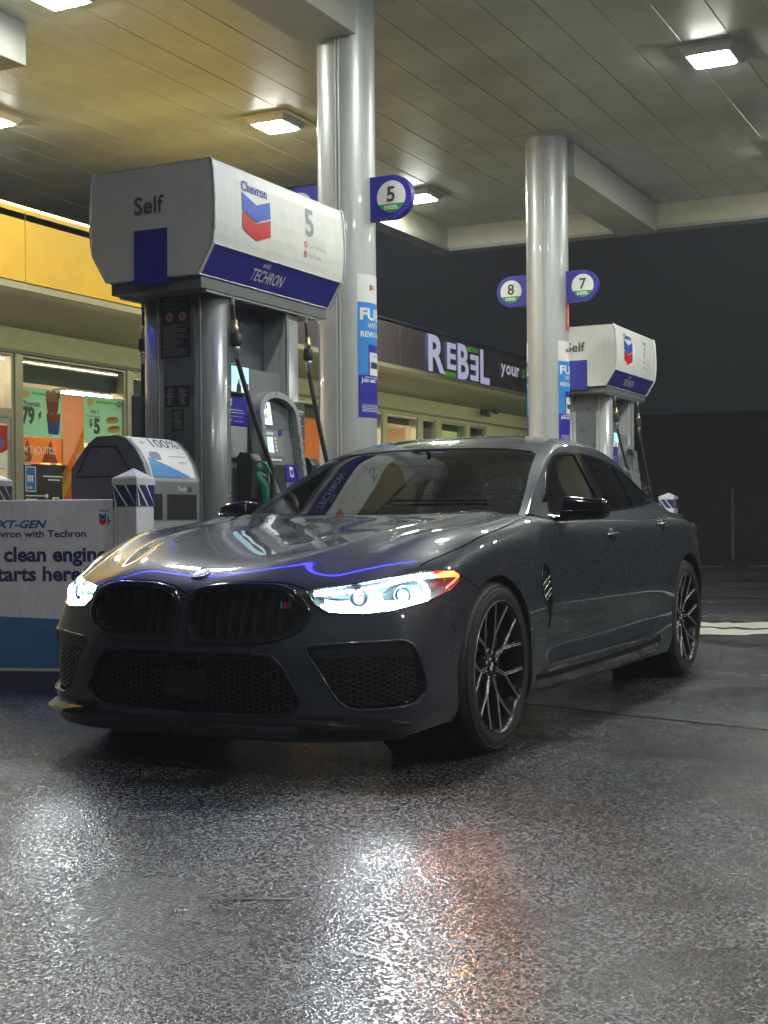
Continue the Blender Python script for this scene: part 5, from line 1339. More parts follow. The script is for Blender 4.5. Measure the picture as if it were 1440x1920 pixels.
# ---------- grille frames, bars, intakes
edge_tube('grille_frame', kloop, drop_front, .0125, gloss_black, .001, n=10)
inner_k = inset(kloop, .012)
edge_tube('grille_rim', inner_k, drop_front, .0035, M('rim_dark_chrome', (.07, .07, .08), .2, metal=1), .009, n=6)
for s in (1, -1):
    for i in range(9):
        x = .065 + i * .050
        zs = [z for k in range(len(kloop)) for z in [None] if False]
        col = []
        for k in range(41):
            z = .50 + k * .0055
            if inside((x, z), inner_k): col.append(z)
        if len(col) < 4: continue
        for dx in (-.0055, .0055):
            g = MB(); pts = []
            for z in (col[0] - .006, (col[0] + col[-1]) / 2, col[-1] + .006):
                h, nn = drop_front(x, z)
                pts.append((s * (x + dx), h.y + .012, z))
            vs_ = []
            w_ = .0024
            for p in pts: vs_ += [(p[0] - w_, p[1], p[2]), (p[0] + w_, p[1], p[2]), (p[0] + w_, p[1] + .035, p[2]), (p[0] - w_, p[1] + .035, p[2])]
            fs_ = [(0, 1, 2, 3), (8, 9, 10, 11)]
            for k in range(2):
                for j in range(4): fs_.append((4 * k + j, 4 * k + (j + 1) % 4, 4 * k + 4 + (j + 1) % 4, 4 * k + 4 + j))
            g.faces(vs_, fs_); g.done('grille_bar', gloss_black, CAR)
# honeycomb meshes
def honeycomb(name, poly, drop, depth, sx=.052, sz=.019, sides=(1, -1), t=.0022):
    for s in sides:
        g = MB(); us = [p[0] for p in poly]; vs_ = [p[1] for p in poly]; r = 0; z = min(vs_)
        while z < max(vs_) + sz:
            u = min(us) - sx + (sx / 2 if r % 2 else 0)
            while u < max(us) + sx:
                hexa = [(u - sx * .5, z), (u - sx * .22, z + sz * .5), (u + sx * .22, z + sz * .5), (u + sx * .5, z)]
                for a, b_ in zip(hexa, hexa[1:]):
                    mpt = ((a[0] + b_[0]) / 2, (a[1] + b_[1]) / 2)
                    if not inside(mpt, poly): continue
                    A, nA = drop(*a); B_, nB = drop(*b_)
                    if A is None or B_ is None: continue
                    A = A - nA * depth; B_ = B_ - nB * depth
                    if (A - B_).length > .2: continue
                    for q in (A, B_): q.x *= s
                    up = Vector((0, 0, t)); bk = Vector((0, .014, 0))
                    g.faces([A + up, B_ + up, B_ - up, A - up, A + up + bk, B_ + up + bk, B_ - up + bk, A - up + bk], [(0, 1, 2, 3), (0, 1, 5, 4), (3, 2, 6, 7)])
                u += sx
            z += sz * .5; r += 1
        g.done(name, gloss_black, CAR)
honeycomb('lower_grille_mesh', [(-.001 if x < 0 else x, z) for x, z in LPTS], drop_front, .028)
honeycomb('side_intake_mesh', [(u, z) for u, z in inset(sloop, .008)], drop_diag, .022)
edge_tube('lower_grille_edge', [p for p in LPTS if p[0] >= 0], drop_front, .004, satin_black, .001, closed=False)
edge_tube('side_intake_edge', sloop, drop_diag, .0045, paint, .001)
# blade inside the side intake
for s in (1, -1):
    g = MB(); pts = []
    for u, z in [(-.20, .472), (-.10, .484), (.0, .488), (.10, .486), (.165, .478)]:
        h, nn = drop_diag(u, z); pts.append(h - nn * .012)
    vs_ = []
    for p in pts: vs_ += [(s * p.x, p.y, p.z + .012), (s * p.x, p.y, p.z - .030), (s * p.x, p.y + .03, p.z - .045)]
    fs_ = [(3 * k, 3 * k + 3, 3 * k + 4, 3 * k + 1) for k in range(4)] + [(3 * k + 1, 3 * k + 4, 3 * k + 5, 3 * k + 2) for k in range(4)]
    g.faces(vs_, fs_, None, True); g.done('intake_blade', satin_black, CAR)
# radar cover in the lower grille
g = MB(); oc = [(-.085, .275), (-.10, .295), (-.10, .365), (-.085, .385), (.085, .385), (.10, .365), (.10, .295), (.085, .275)]
g.prism(oc, lambda u, v, w: (u, -.880 + w, v), 0, .05); g.done('radar_cover', satin_black, CAR)
g = MB(); oc2 = [(u * .82, .33 + (v - .33) * .78) for u, v in oc]
g.prism(oc2, lambda u, v, w: (u, -.884 + w, v), 0, .003); g.done('radar_lens', gloss_black, CAR)
# small emblem on the car's-left bars
g = MB()
for k, c in enumerate(((.10, .28, .70), (.02, .03, .16), (.60, .02, .02))):
    y0 = .345 + .0
    g.box(.400 + k * .008, .4065 + k * .008, -.8305, -.826, .628, .652, M('stripe_%d' % k, c, .3))
g.box(.426, .446, -.830, -.826, .628, .652, M('stripe_silver', (.6, .6, .6), .25, metal=1)); g.done('grille_badge', None, CAR)
# front splitter and winglets
plan = [(0, -.905), (.16, -.903), (.32, -.892), (.47, -.868), (.60, -.822), (.69, -.765), (.765, -.69), (.812, -.615)]
def lip(name, pl, prof, m, sides=(1, -1), join=True):
    V = []; F = []; n = len(prof)
    pts = [Vector((*p, 0)) for p in pl]
    if join: pts = [Vector((-p.x, p.y, 0)) for p in reversed(pts[1:])] + pts
    for i, p in enumerate(pts):
        t = (pts[min(i + 1, len(pts) - 1)] - pts[max(0, i - 1)]).normalized(); o = Vector((t.y, -t.x, 0))
        if o.y > 0 and abs(p.x) < .5: o = -o
        for a, z in prof: V.append((*(p + o * a)[:2], z))
    for i in range(len(pts) - 1):
        for k in range(n): F.append((i * n + k, i * n + (k + 1) % n, (i + 1) * n + (k + 1) % n, (i + 1) * n + k))
    F += [tuple(range(n)), tuple(range((len(pts) - 1) * n, len(pts) * n))]
    g = MB(); g.faces(V, F, None); o = g.done(name, m, CAR); return o
lip('front_splitter', smooth_loop(plan, .04, False), [(-.03, .190), (.0, .188), (.006, .172), (.009, .150), (.0, .138), (-.04, .138)], satin_black)
for s in (1, -1):
    wp = [(s * x, y) for x, y in [(.50, -.875), (.60, -.835), (.70, -.775), (.79, -.695), (.835, -.63)]]
    V = []; pr = [(-.02, .222), (.004, .218), (.030, .200), (.034, .188), (.0, .186), (-.02, .186)]
    g = MB(); n = len(pr)
    for i, p in enumerate(wp):
        a = Vector(wp[max(0, i - 1)]); c = Vector(wp[min(len(wp) - 1, i + 1)]); t = (c - a).normalized(); o = Vector((t.y, -t.x)) * s
        k = .35 if i in (0, len(wp) - 1) else 1
        for d, z in pr: V.append((*(Vector(p) + o * d * k)[:], z))
    g.faces(V, [(i * n + k, i * n + (k + 1) % n, (i + 1) * n + (k + 1) % n, (i + 1) * n + k) for i in range(len(wp) - 1) for k in range(n)] + [tuple(range(n)), tuple(range(n * (len(wp) - 1), n * len(wp)))])
    g.done('splitter_blade', gloss_black, CAR)
# side skirts
for s in (1, -1):
    g = MB(); V = []; ys = [.40, .46, .60, 1.0, 1.5, 2.0, 2.3, 2.42, 2.50]
    for i, y in enumerate(ys):
        k = [0, .5, .9, 1, 1, 1, .95, .7, .2][i]; zb = [.205, .20, .195, .19, .188, .19, .195, .205, .22][i]; up = [.0, .0, .0, 0, 0, .004, .010, .018, .03][i]
        for x, z in ((.905, .292 + up), (.916 + .040 * k, .268 + up), (.920 + .046 * k, .246 + up), (.915 + .035 * k, zb + .01), (.89, zb)): V.append((s * x, y, z))
    g.faces(V, [(i * 5 + k, i * 5 + k + 1, i * 5 + 6 + k, i * 5 + 5 + k) for i in range(len(ys) - 1) for k in range(4)] + [tuple(range(5)), tuple(range(5 * (len(ys) - 1), 5 * len(ys)))], None, False)
    g.done('side_skirt', gloss_black, CAR)

# ---------- headlights
lens_clear = bpy.data.materials.new('lens_clear'); lens_clear.use_nodes = True; glass_nodes(lens_clear, (.93, .96, .97), .08)
drl = lamp_mat('running_light', (.90, .98, 1.0), 60); drl_soft = lamp_mat('running_light_soft', (.45, .80, .74), .6); beam = lamp_mat('low_beam', (.85, .95, 1.0), 30)
amber = lamp_mat('turn_signal_light', (1.0, .030, .0005), 26); amber2 = lamp_mat('turn_signal_glow', (1.0, .03, .001), 3)
chrome_dark = M('lamp_chrome', (.20, .26, .28), .3, metal=.5, var=.2, vscale=30)
def hd(u, z, d):
    h, nn = drop_diag(u, z)
    if h is None: return None
    return h - nn * d
hp = on_poly = HPTS
def top_of(u):
    zs = [z for z in np.arange(.59, .78, .002) if inside((u, z), hloop)]; return (zs[0], zs[-1]) if zs else None
for s, side_name in ((1, 'left'), (-1, 'right')):
    H = thing_part('headlight', CAR)
    # lens cover
    panel('lens', BODY, faces_of(BODY, LAMP_), None, sides=(s,), parent=H, m=lens_clear, off=-.002, rim=.010)
    # reflector bowl: lamp faces pushed in
    ln = BODY.verts.layers.float_vector['n']; idx = {}; V = []; F = []
    for f in faces_of(BODY, LAMP_):
        r = []
        for v in f.verts:
            if v not in idx:
                idx[v] = len(V); u = v.co.dot(DIAG[0]); tb = top_of(max(-.19, min(.43, u)))
                k = 1.0
                if tb: k = max(0, min(1, min(v.co.z - tb[0], tb[1] - v.co.z) / .02))
                p = v.co - Vector(v[ln]) * (.010 + .050 * k); V.append((s * p.x, p.y, p.z))
            r.append(idx[v])
        F.append(r if s > 0 else r[::-1])
    me = bpy.data.meshes.new('reflector'); me.from_pydata(V, [], F); me.materials.append(M('reflector_glow', (.035, .06, .065), .5, metal=.2, emit=0)); link('reflector', me, H)
    mk = lambda u, z, d: (lambda p: (s * p.x, p.y, p.z))(hd(u, z, d))
    # upper light strip
    us = np.linspace(-.190, .36, 26); pts = []
    for u in us:
        tb = top_of(u)
        if tb: pts.append(mk(u, tb[1] - .013, .014))
    g = MB(); g.tube(pts, .0048, 8); g.done('running_light_strip', drl, H)
    # lower light strip
    us = np.linspace(-.165, .26, 20); pts = []
    for u in us:
        tb = top_of(u)
        if tb: pts.append(mk(u, tb[0] + .013, .016))
    g = MB(); g.tube(pts, [.004] * 2 + [.0085] * (len(pts) - 4) + [.004] * 2, 8); g.done('running_light_strip', drl, H)
    # two projector modules with L-shaped light guides
    for (uc, zc, rr) in ((-.035, .662, .030), (.175, .690, .030)):
        c = Vector(mk(uc, zc, .045)); d = Vector((s * DIAG[2].x * .55, -.84, 0)).normalized()
        rot = d.to_track_quat('X', 'Z').to_matrix().to_4x4(); T = Matrix.Translation(c) @ rot
        g = MB(); g.lathe([(rr + .006, -.01), (rr + .006, .022), (rr, .022), (rr, .0), (rr * .8, -.005), (0, -.005)], 28, axis='x'); 
        for v in g.bm.verts: v.co = T @ v.co
        g.done('projector_ring', chrome_dark, H)
        g = MB(); g.lathe([(rr * .78, .0), (rr * .7, .012), (rr * .45, .021), (0, .025)], 24, axis='x')
        for v in g.bm.verts: v.co = T @ v.co
        g.done('projector_lens', lamp_mat('projector_blue', (.20, .42, .70), .9), H)
        # hexagonal light guide to the outer side
        pts = [mk(uc + a, zc + b_, .018) for a, b_ in ((.058, .040), (.080, .022), (.085, .0), (.074, -.026), (.045, -.042), (.0, -.048))]
        g = MB(); g.tube(pts, [.004, .009, .011, .011, .009, .006], 8); g.done('light_guide', drl, H)
        g = MB()
        for k in range(6):
            a, b_ = .060 + .004 * math.sin(k), .026 - k * .010
            p = Vector(mk(uc + a + .004 * k * .3, zc + b_, .012)); g.ball(p, .0035, seg=6)
        g.done('guide_tooth', M('tooth_dark', (.02, .03, .04), .3), H)
    # glow plate behind, so the lamp reads bright all over
    us = np.linspace(-.16, .30, 14); V = []; 
    for u in us:
        tb = top_of(u); V += [mk(u, tb[0] + .016, .046), mk(u, tb[0] + (tb[1] - tb[0]) * .42, .050)]
    g = MB(); g.faces(V, [(2 * k, 2 * k + 2, 2 * k + 3, 2 * k + 1) for k in range(13)]); g.done('light_diffuser', drl_soft, H)
    # turn signal at the outer top corner
    pts = [mk(u, z, .012) for u, z in ((.300, .742), (.345, .748), (.385, .750), (.415, .744), (.428, .732))]
    g = MB(); g.tube(pts, [.006, .012, .014, .011, .006], 8); g.done('turn_signal', amber, H)
    pts = [mk(u, z, .016) for u, z in ((.428, .728), (.40, .712), (.36, .694))]
    g = MB(); g.tube(pts, [.004, .005, .003], 8); g.done('side_marker', amber2, H)
for s, nm in ((1, 'left'), (-1, 'right')):
    ld = bpy.data.lights.new('low_beam', 'SPOT'); ld.energy = 48; ld.color = (.88, .96, 1.0); ld.spot_size = math.radians(125); ld.spot_blend = 1.0; ld.shadow_soft_size = .05
    lo = bpy.data.objects.new('low_beam', ld); COL.objects.link(lo); lo.parent = CAR; p = hd(.08, .68, -.02); lo.location = (s * p.x, p.y - .02, p.z)
    lo.rotation_euler = Vector((s * .10, -1, -.26)).to_track_quat('-Z', 'Y').to_euler()
    ld = bpy.data.lights.new('turn_signal_beam', 'SPOT'); ld.energy = 15; ld.spot_size = math.radians(110); ld.spot_blend = 1.0; ld.color = (1.0, .30, .03); ld.shadow_soft_size = .03
    lo = bpy.data.objects.new('turn_signal_beam', ld); COL.objects.link(lo); lo.parent = CAR; p = hd(.385, .735, -.03); lo.location = (s * p.x, p.y, p.z); lo.rotation_euler = Vector((s * .45, -1, -.30)).to_track_quat('-Z', 'Y').to_euler()
edge_tube('headlight_edge', hloop, drop_diag, .0035, gloss_black, .0005)
# soft inner apron between kidney and headlight
# ---------- roundel
def roundel(c, n, r, parent, tilt=0):
    rot = Vector(n).normalized().to_track_quat('Z', 'Y').to_matrix().to_4x4(); T = Matrix.Translation(Vector(c)) @ rot
    def f(e): return lambda u, v: tuple(T @ Vector((u * r, v * r, e)))
    R_ = thing_part('roundel', parent)
    g = MB(); g.lathe([(0, -.001), (1.0 * r, -.001), (1.02 * r, .002), (.97 * r, .0045), (.93 * r, .003)], 48)
    for v in g.bm.verts: v.co = T @ v.co
    g.done('ring', chrome, R_)
    shapes([disc(0, 0, .95, 48)], f(.0035), 'field', M('roundel_black', (.01, .011, .014), .2, coat=.6), R_)
    shapes([disc(0, 0, .60, 40)], f(.0042), 'inner_ring', chrome, R_)
    for k in range(4):
        q = [(0, 0)] + [(.56 * math.cos(a), .56 * math.sin(a)) for a in [k * PI / 2 + PI / 2 * j / 10 for j in range(11)]]
        shapes([q], f(.0050), 'quadrant', M('roundel_blue', (.02, .16, .55), .25, coat=.5) if k % 2 == 1 else M('roundel_white', (.75, .76, .80), .25, coat=.5), R_)
    for ch, ang in zip('BMW', (140, 90, 40)):
        a = math.radians(ang)
        def ff(u, v, a=a): x, y = u, v; c_, s_ = math.cos(a - PI / 2), math.sin(a - PI / 2); return f(.0046)(x * c_ - y * s_, x * s_ + y * c_)
        text(ch, .24, ff, 'lettering', white_print, R_, (0, .655), .02, 'CENTER', sx=.9)
h, nn = drop_front(0.0, .7515)
nn = Vector((0, nn.y, nn.z)); roundel(h + nn * .001, nn, .040, CAR)

# ---------- fender vent
for s in (1, -1):
    v_ = thing_part('fender_vent', CAR)
    for k, z in enumerate((.676, .652, .622, .600)):
        y0, y1 = .540 + .008 * k, .652; p0, n0 = drop_side(y0, z - .022); p1, n1 = drop_side(y1, z + .018)
        g = MB(); g.tube([(s * (p0.x - .004), p0.y, p0.z), (s * (p1.x - .003), p1.y, p1.z)], .0042 if k != 1 else .006, 6); g.done('vent_fin', trim_edge if k in (0, 2) else chrome, v_)
    pts = []
    for y, z in VP[7:] + VP[:1]:
        h, nn = drop_side(y, z); pts.append((s * (h.x + .001), h.y, h.z))
    g = MB(); g.tube(pts, .004, 6); g.done('vent_blade', gloss_black, v_)
    pts = []
    for y, z in [(.655, .74), (.668, .685), (.664, .60), (.648, .50), (.640, .40)]:
        h, nn = drop_side(y, z); pts.append((s * (h.x - .004), h.y, h.z))
    g = MB(); g.tube(pts, .0045, 6); g.done('vent_edge', paint, v_)
    g = MB(); V = []
    for y, z in VP:
        h, nn = drop_side(y, z); V.append((s * (h.x - .012), h.y, h.z))
    g.faces(V, [tuple(range(len(V)))]); g.done('vent_well', satin_black, v_)

# ---------- door handles, mirrors
for s in (1, -1):
    for hy, hz in ((1.640, .868), (2.595, .915)):
        H = thing_part('door_handle', CAR); c, n_ = drop_side(hy, hz)
        g = MB(); g.ball((s * (c.x - .012), hy, hz), .05, seg=16, scale=(.45, 1.05, .74)); 
        g.done('handle_recess', satin_black, H)
        pts = []
        for k in range(9):
            y = hy - .095 + .19 * k / 8; p, n2 = drop_side(y, hz + .004 + (y - hy) * .04); pts.append((s * (p.x + (.016 if 1 < k < 7 else .002)), y, p.z))
        g = MB(); g.tube(pts, [.006, .010, .0125, .013, .013, .013, .012, .010, .006], 10, flat=.8); g.done('handle_bar', paint, H)
def sub_box(pts8, levels, name, m, parent, crease=0):
    g = bpy.data.meshes.new(name); g.from_pydata(pts8, [], [(0, 1, 2, 3), (7, 6, 5, 4), (0, 4, 5, 1), (1, 5, 6, 2), (2, 6, 7, 3), (3, 7, 4, 0)])
    b = bmesh.new(); b.from_mesh(g); bmesh.ops.recalc_face_normals(b, faces=b.faces[:])
    bmesh.ops.bevel(b, geom=b.edges[:], offset=.022, segments=4, affect='EDGES', profile=.5); b.to_mesh(g); b.free()
    for p in g.polygons: p.use_smooth = True
    g.materials.append(m); return link(name, g, parent)
for s in (1, -1):
    Mi = thing_part('wing_mirror', CAR)
    P8 = [(s * x, y, z) for x, y, z in [(.875, .905, .944), (.875, 1.05, .950), (.880, 1.06, 1.060), (.885, .93, 1.066), (1.085, .965, .950), (1.085, 1.065, .955), (1.088, 1.07, 1.040), (1.088, .985, 1.046)]]
    sub_box(P8, 2, 'housing', gloss_black, Mi)
    g = MB(); g.tube([(s * .885, .903, .990), (s * .98, .925, .992), (s * 1.09, .975, .990)], .0035, 6); g.done('housing_seam', gloss_black, Mi)
    g = MB(); g.tube([(s * .80, .93, .965), (s * .845, .935, .958), (s * .90, .955, .955), (s * .94, .975, .958)], [.020, .019, .018, .016], 12, flat=.75); g.done('arm', gloss_black, Mi)
    g = MB(); g.faces([(s * .79, .86, .955), (s * .80, 1.06, .965), (s * .765, 1.06, 1.10), (s * .775, .98, 1.04), (s * .775, .86, .955), (s * .755, 1.06, 1.10)], [(0, 1, 2, 3), (0, 3, 4), (1, 5, 2)]); g.done('foot', gloss_black, Mi)
    g = MB(); V = [(s * .885, 1.068, .958), (s * 1.075, 1.078, .962), (s * 1.078, 1.079, 1.030), (s * .89, 1.070, 1.050)]; g.faces(V, [(0, 1, 2, 3)]); g.done('mirror_glass', M('mirror_glass', (.8, .8, .8), .02, metal=1, var=0, rvar=0), Mi)

# ---------- tail lamps, boot lip
for s in (1, -1):
    pass
tailm = M('tail_red', (.42, .008, .006), .15, coat=1, emit=.35, ecol=(.8, .02, .01))
panel('tail_lamp', BODY, faces_of(BODY, TAIL), None, sides=(1, -1), m=tailm, rim=.012)
g = MB(); V = []
for x, y, z in [(-.66, 4.02, .955), (-.40, 4.12, 1.0), (0, 4.165, 1.018), (.40, 4.12, 1.0), (.66, 4.02, .955)]: V += [(x, y - .05, z - .004), (x, y + .035, z + .018), (x, y + .03, z - .01)]
g.faces(V, [(3 * k + j, 3 * k + (j + 1) % 3, 3 * k + 3 + (j + 1) % 3, 3 * k + 3 + j) for k in range(4) for j in range(3)] + [(0, 1, 2), (12, 13, 14)]); g.done('boot_spoiler', gloss_black, CAR)

# ---------- wheels
def make_wheel(wide):
    w = thing_part('wheel', CAR); T = .0   # outer face plane at x = 0, inboard is -x
    R0 = .350; W_ = wide
    prof = [(.262, -.010), (.268, -.002), (.280, .0), (.296, .002), (.312, .0), (.326, -.006), (.338, -.016), (.3465, -.030), (.350, -.045)]
    tread = []; gx = -.045; 
    for k in range(4):
        a = -.045 - (W_ - .09) * (k + 1) / 5; tread += [(.350, a + .006), (.342, a + .004), (.342, a - .004), (.350, a - .006)]
    prof2 = prof + tread + [(.350, -W_ + .045), (.3465, -W_ + .03), (.338, -W_ + .016), (.31, -W_), (.268, -W_ + .002), (.262, -W_ + .012)]
    g = MB(); g.lathe(prof2, 96, axis='x'); o = g.done('tyre', rubber, w)
    g = MB()
    for k in range(96):          # shoulder blocks
        a = 2 * PI * k / 96; da = .018
        q = []
        for (r, x) in ((.3415, -.020), (.3505, -.036), (.3520, -.060)):
            for s_ in (-1, 1): q.append((x, r * math.cos(a + s_ * da), r * math.sin(a + s_ * da)))
        g.faces(q, [(0, 1, 3, 2), (2, 3, 5, 4)])
    g.done('tread_block', rubber, w, kind='stuff')
    g = MB(); g.lathe([(.334, -.0035), (.330, -.0012), (.326, -.0035)], 96, axis='x'); g.lathe([(.302, .0018), (.299, .0040), (.296, .0018)], 96, axis='x'); g.done('sidewall_rib', rubber, w)
    rim = gloss_black
    g = MB(); g.lathe([(.262, -.014), (.2645, -.004), (.270, -.0015), (.2715, .0005), (.2700, .0025)], 96, axis='x'); g.done('rim_lip', trim_edge, w)
    g = MB(); g.lathe([(.2695, .002), (.262, -.004), (.256, -.012), (.246, -.03), (.243, -.10), (.238, -W_ + .02)], 72, axis='x'); g.done('rim_barrel', M('rim_black', (.02, .021, .024), .25, metal=.6), w)
    dark = M('rim_black')
    def pt(r, a, x): return (x, r * math.sin(a), r * math.cos(a))
    def arm(path, name='spoke'):
        """path [(r, angle, x, half width, depth)]"""
        V = []; E1 = []; E2 = []
        for r, a, x, hw, dp in path:
            da = hw / r
            V += [pt(r, a - da, x - .006), pt(r, a - da * .45, x), pt(r, a + da * .45, x), pt(r, a + da, x - .006), pt(r, a + da * .8, x - dp), pt(r, a - da * .8, x - dp)]
            E1.append(pt(r, a - da * .45, x + .0006)); E2.append(pt(r, a + da * .45, x + .0006))
        n = 6; F = [(i * n + k, i * n + (k + 1) % n, (i + 1) * n + (k + 1) % n, (i + 1) * n + k) for i in range(len(path) - 1) for k in range(n)] + [tuple(range(n)), tuple(range(n * (len(path) - 1), n * len(path)))]
        return V, F, E1, E2
    for k in range(7):
        a = 2 * PI * k / 7 + .10
        sp = thing_part('spoke', w)
        paths = [[(.050, a, -.040, .014, .03), (.09, a + .02, -.035, .011, .03), (.125, a + .03, -.030, .0095, .028)],
                 [(.125, a + .03, -.030, .0095, .026), (.195, a + .20, -.019, .0085, .024), (.262, a + .285, -.006, .010, .022)],
                 [(.125, a + .03, -.0305, .0095, .026), (.195, a - .12, -.019, .0085, .024), (.262, a - .20, -.006, .010, .022)]]
        g = MB(); e = MB()
        for p in paths:
            V, F, E1, E2 = arm(p); g.faces(V, F); e.tube(E1, .0017, 5); e.tube(E2, .0017, 5)
        g.done('spoke_body', dark, sp); e.done('spoke_edge', trim_edge, sp)
    g = MB(); g.lathe([(.085, -.075), (.080, -.045), (.062, -.038), (.045, -.040), (.038, -.046), (.0, -.046)], 40, axis='x'); g.done('hub', dark, w)
    g = MB(); g.lathe([(.036, -.046), (.034, -.040), (.0, -.039)], 28, axis='x'); g.done('hub_cap', gloss_black, w)
    g = MB()
    for k in range(4): 
        q = [(-.0385, 0, 0)] + [(-.0385, .018 * math.sin(t), .018 * math.cos(t)) for t in [k * PI / 2 + PI / 2 * j / 6 for j in range(7)]]
        g.faces(q, [tuple(range(8))], M('roundel_blue') if k % 2 else M('roundel_white'))
    g.done('hub_roundel', None, w)
    g = MB()
    for k in range(5):
        a = 2 * PI * k / 5; g.lathe([(.0, -.036), (.0085, -.036), (.0085, -.05)], 6, axis='x', origin=(0, .056 * math.sin(a), .056 * math.cos(a)))
    g.done('wheel_bolt', M('bolt_steel', (.35, .35, .36), .3, metal=1), w)
    g = MB(); g.lathe([(.07, -.115), (.196, -.115), (.197, -.125), (.197, -.140), (.07, -.150)], 64, axis='x'); g.done('brake_disc', M('disc_iron', (.14, .14, .145), .35, metal=.9), w)
    g = MB(); g.lathe([(.135, -.095), (.222, -.095), (.226, -.11), (.226, -.16), (.135, -.16), (.135, -.095)], 24, axis='x', a0=-.5, a1=.7); g.done('brake_caliper', M('caliper_dark', (.03, .035, .05), .3, coat=.5), w)
    return w
wf = make_wheel(.275)
wheels = [(wf, .945, 0.0, 0)]
def place_wheel(w, s, y):
    w.location = (s * .945, y, .350); 
    w.rotation_euler = (0, 0, 0 if s > 0 else PI)
w2 = copy_tree(wf, CAR); w3 = copy_tree(wf, CAR); w4 = copy_tree(wf, CAR)
for w, s, y, sp in ((wf, 1, 0, 0), (w2, 1, 3.027, .35), (w3, -1, 0, .2), (w4, -1, 3.027, .5)):
    place_wheel(w, s, y)
    w.rotation_euler = (sp if s > 0 else -sp, 0, 0 if s > 0 else PI)

# ---------- cabin
cab_m = M('cabin_dark', (.012, .012, .013), .6); lea = M('leather', (.03, .03, .032), .45)
g = MB(); g.box(-.66, .66, .95, 1.30, .70, .93, cab_m, .03); g.box(-.72, .72, .62, 1.28, .90, .955, cab_m, .02); g.done('dashboard', cab_m, CAR)
g = MB(); g.ball((.37, 1.12, .955), .17, seg=16, scale=(1, .8, .28)); g.done('instrument_cowl', cab_m, CAR)
for x in (.37, -.37):
    for y, h_ in ((1.75, 1.0), (2.6, .95)):
        g = MB(); g.box(x - .24, x + .24, y, y + .5, .42, .58, lea, .05)
        T = Matrix.Translation((x, y + .52, .55)) @ Matrix.Rotation(math.radians(-18), 4, 'X')
        g.box(-.24, .24, -.05, .07, 0, .62 * h_, lea, .05, rot=T); g.box(-.13, .13, -.045, .05, .64 * h_, .80 * h_, lea, .04, rot=T); g.done('seat', lea, CAR)
T = Matrix.Translation((.37, 1.42, .90)) @ Matrix.Rotation(math.radians(68), 4, 'X')
g = MB(); g.tube([tuple(T @ Vector((.18 * math.cos(a), .18 * math.sin(a), 0))) for a in [2 * PI * k / 32 for k in range(33)]], .015, 8); g.tube([tuple(T @ Vector((-.17, 0, 0))), tuple(T @ Vector((.17, 0, 0)))], .018, 6); g.done('steering_wheel', lea, CAR)
g = MB(); g.box(-.11, .11, 1.36, 1.38, 1.235, 1.295, cab_m, .01); g.tube([(0, 1.37, 1.29), (0, 1.33, 1.315)], .012, 6); g.done('rear_view_mirror', cab_m, CAR)
g = MB(); g.box(-.80, .80, 1.2, 3.7, .30, .36, cab_m); g.box(-.80, -.72, .9, 3.6, .3, .93, cab_m); g.box(.72, .80, .9, 3.6, .3, .93, cab_m); g.box(-.8, .8, 3.3, 3.36, .3, .95, cab_m); g.done('cabin_tub', cab_m, CAR)
# wipers
for x0, x1 in ((-.10, .55), (-.62, -.05)):
    g = MB(); pts = []
    for k in range(9):
        x = x0 + (x1 - x0) * k / 8; y = .74 + .10 * (abs(x) / .7) ** 2 + .03
        h = TG.ray_cast(Vector((x, y, 2.)), Vector((0, 0, -1)))[0]; pts.append((x, y, max(.985, (h.z if h else .98) + .008)))
    g.tube(pts, .006, 6); g.done('wiper', satin_black, CAR)

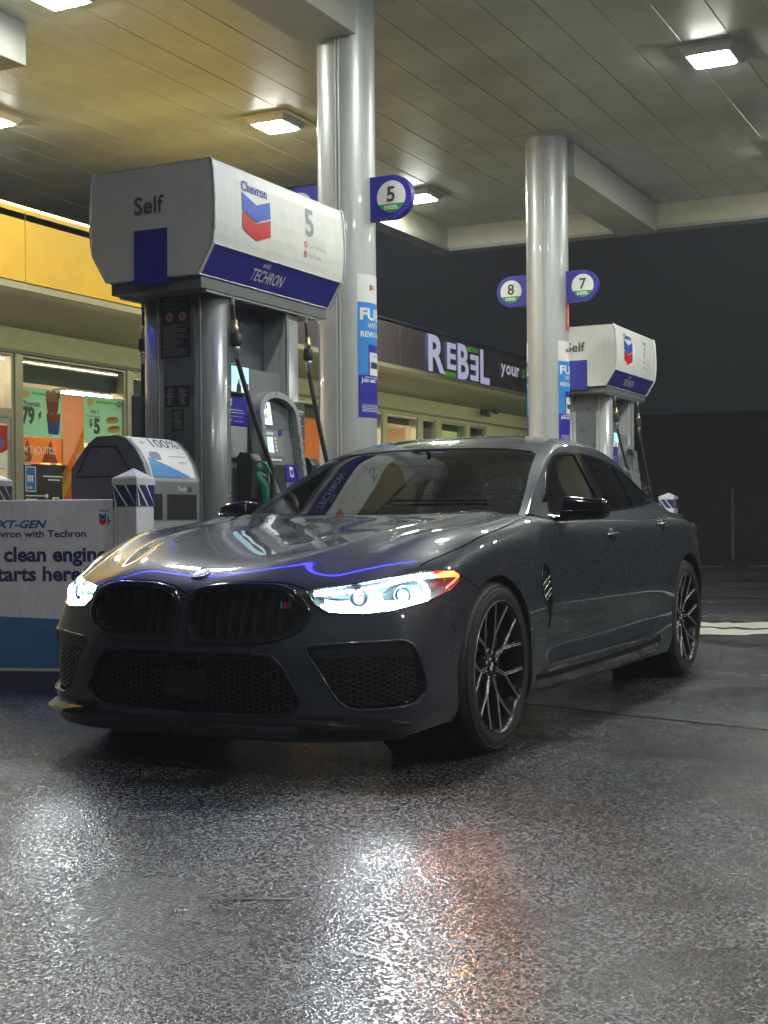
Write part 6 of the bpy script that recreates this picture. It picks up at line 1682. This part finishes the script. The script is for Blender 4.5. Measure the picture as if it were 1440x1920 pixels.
# ---------- rain drops
water = M('rain_water', (.22, .24, .28), .08, coat=1.0, var=0, rvar=0, spec=1.0)
def drops(b, n, pred, r0, r1, seed, name):
    r = random.Random(seed); fc = [f for f in b.faces if pred(f)]
    if not fc: return
    ar = np.cumsum([f.calc_area() for f in fc]); ln = b.verts.layers.float_vector['n']; V = []; F = []
    for _ in range(n):
        f = fc[int(np.searchsorted(ar, r.random() * ar[-1]))]; vs_ = f.verts; ws = [r.random() for _ in vs_]; t = sum(ws)
        p = sum((v.co * w for v, w in zip(vs_, ws)), Vector()) / t; nn = Vector(vs_[0][ln]).normalized(); rad = r0 + (r1 - r0) * r.random() ** 2.6
        a = nn.cross(Vector((.3, .2, 1))).normalized(); c = nn.cross(a); base = len(V); k6 = 7
        for (q, h) in ((1, 0), (.72, .42)):
            for k in range(k6):
                t_ = 2 * PI * k / k6; V.append(tuple(p + (a * math.cos(t_) + c * math.sin(t_)) * rad * q + nn * rad * h))
        V.append(tuple(p + nn * rad * .60))
        for k in range(k6): F += [(base + k, base + (k + 1) % k6, base + k6 + (k + 1) % k6, base + k6 + k), (base + k6 + k, base + k6 + (k + 1) % k6, base + 2 * k6)]
    me = bpy.data.meshes.new(name); me.from_pydata(V, [], F); me.materials.append(water)
    for p in me.polygons: p.use_smooth = True
    link(name, me, CAR, kind='stuff')
R_ = BODY.faces.layers.int['reg']; G_ = GLS.faces.layers.int['reg']
drops(BODY, 6000, lambda f: f[R_] == 0 and f.calc_center_median().z > .28 and f.calc_center_median().y > -.45 and f.calc_center_median().x > .0 and (f.calc_center_median().y < .8 or f.calc_center_median().x > .84), .0010, .0030, 3, 'rain_drops')
drops(GLS, 700, lambda f: f[G_] == WS and f.calc_center_median().x > .30 + (f.calc_center_median().z - 1.0) * .8, .0012, .0036, 4, 'rain_drops')
drops(GLS, 900, lambda f: f[G_] in (0, GLASSF, GLASSR), .0010, .0026, 5, 'rain_drops')
BODY.free(); GLS.free()
# ================================================================== thin haze added to lift the blacks and spread lamp glow
hz = bpy.data.materials.new('added_haze'); hz.use_nodes = True; nt = hz.node_tree; nt.nodes.clear()
o_ = nt.nodes.new('ShaderNodeOutputMaterial'); v_ = nt.nodes.new('ShaderNodeVolumePrincipled'); v_.inputs['Density'].default_value = .0020; v_.inputs['Color'].default_value = (.84, .90, 1.0, 1); v_.inputs['Anisotropy'].default_value = .35
nt.links.new(v_.outputs[0], o_.inputs['Volume'])
g = MB(); g.box(-165, 165, -65, 245, -1, 7.0); g.done('haze', hz, kind='stuff')
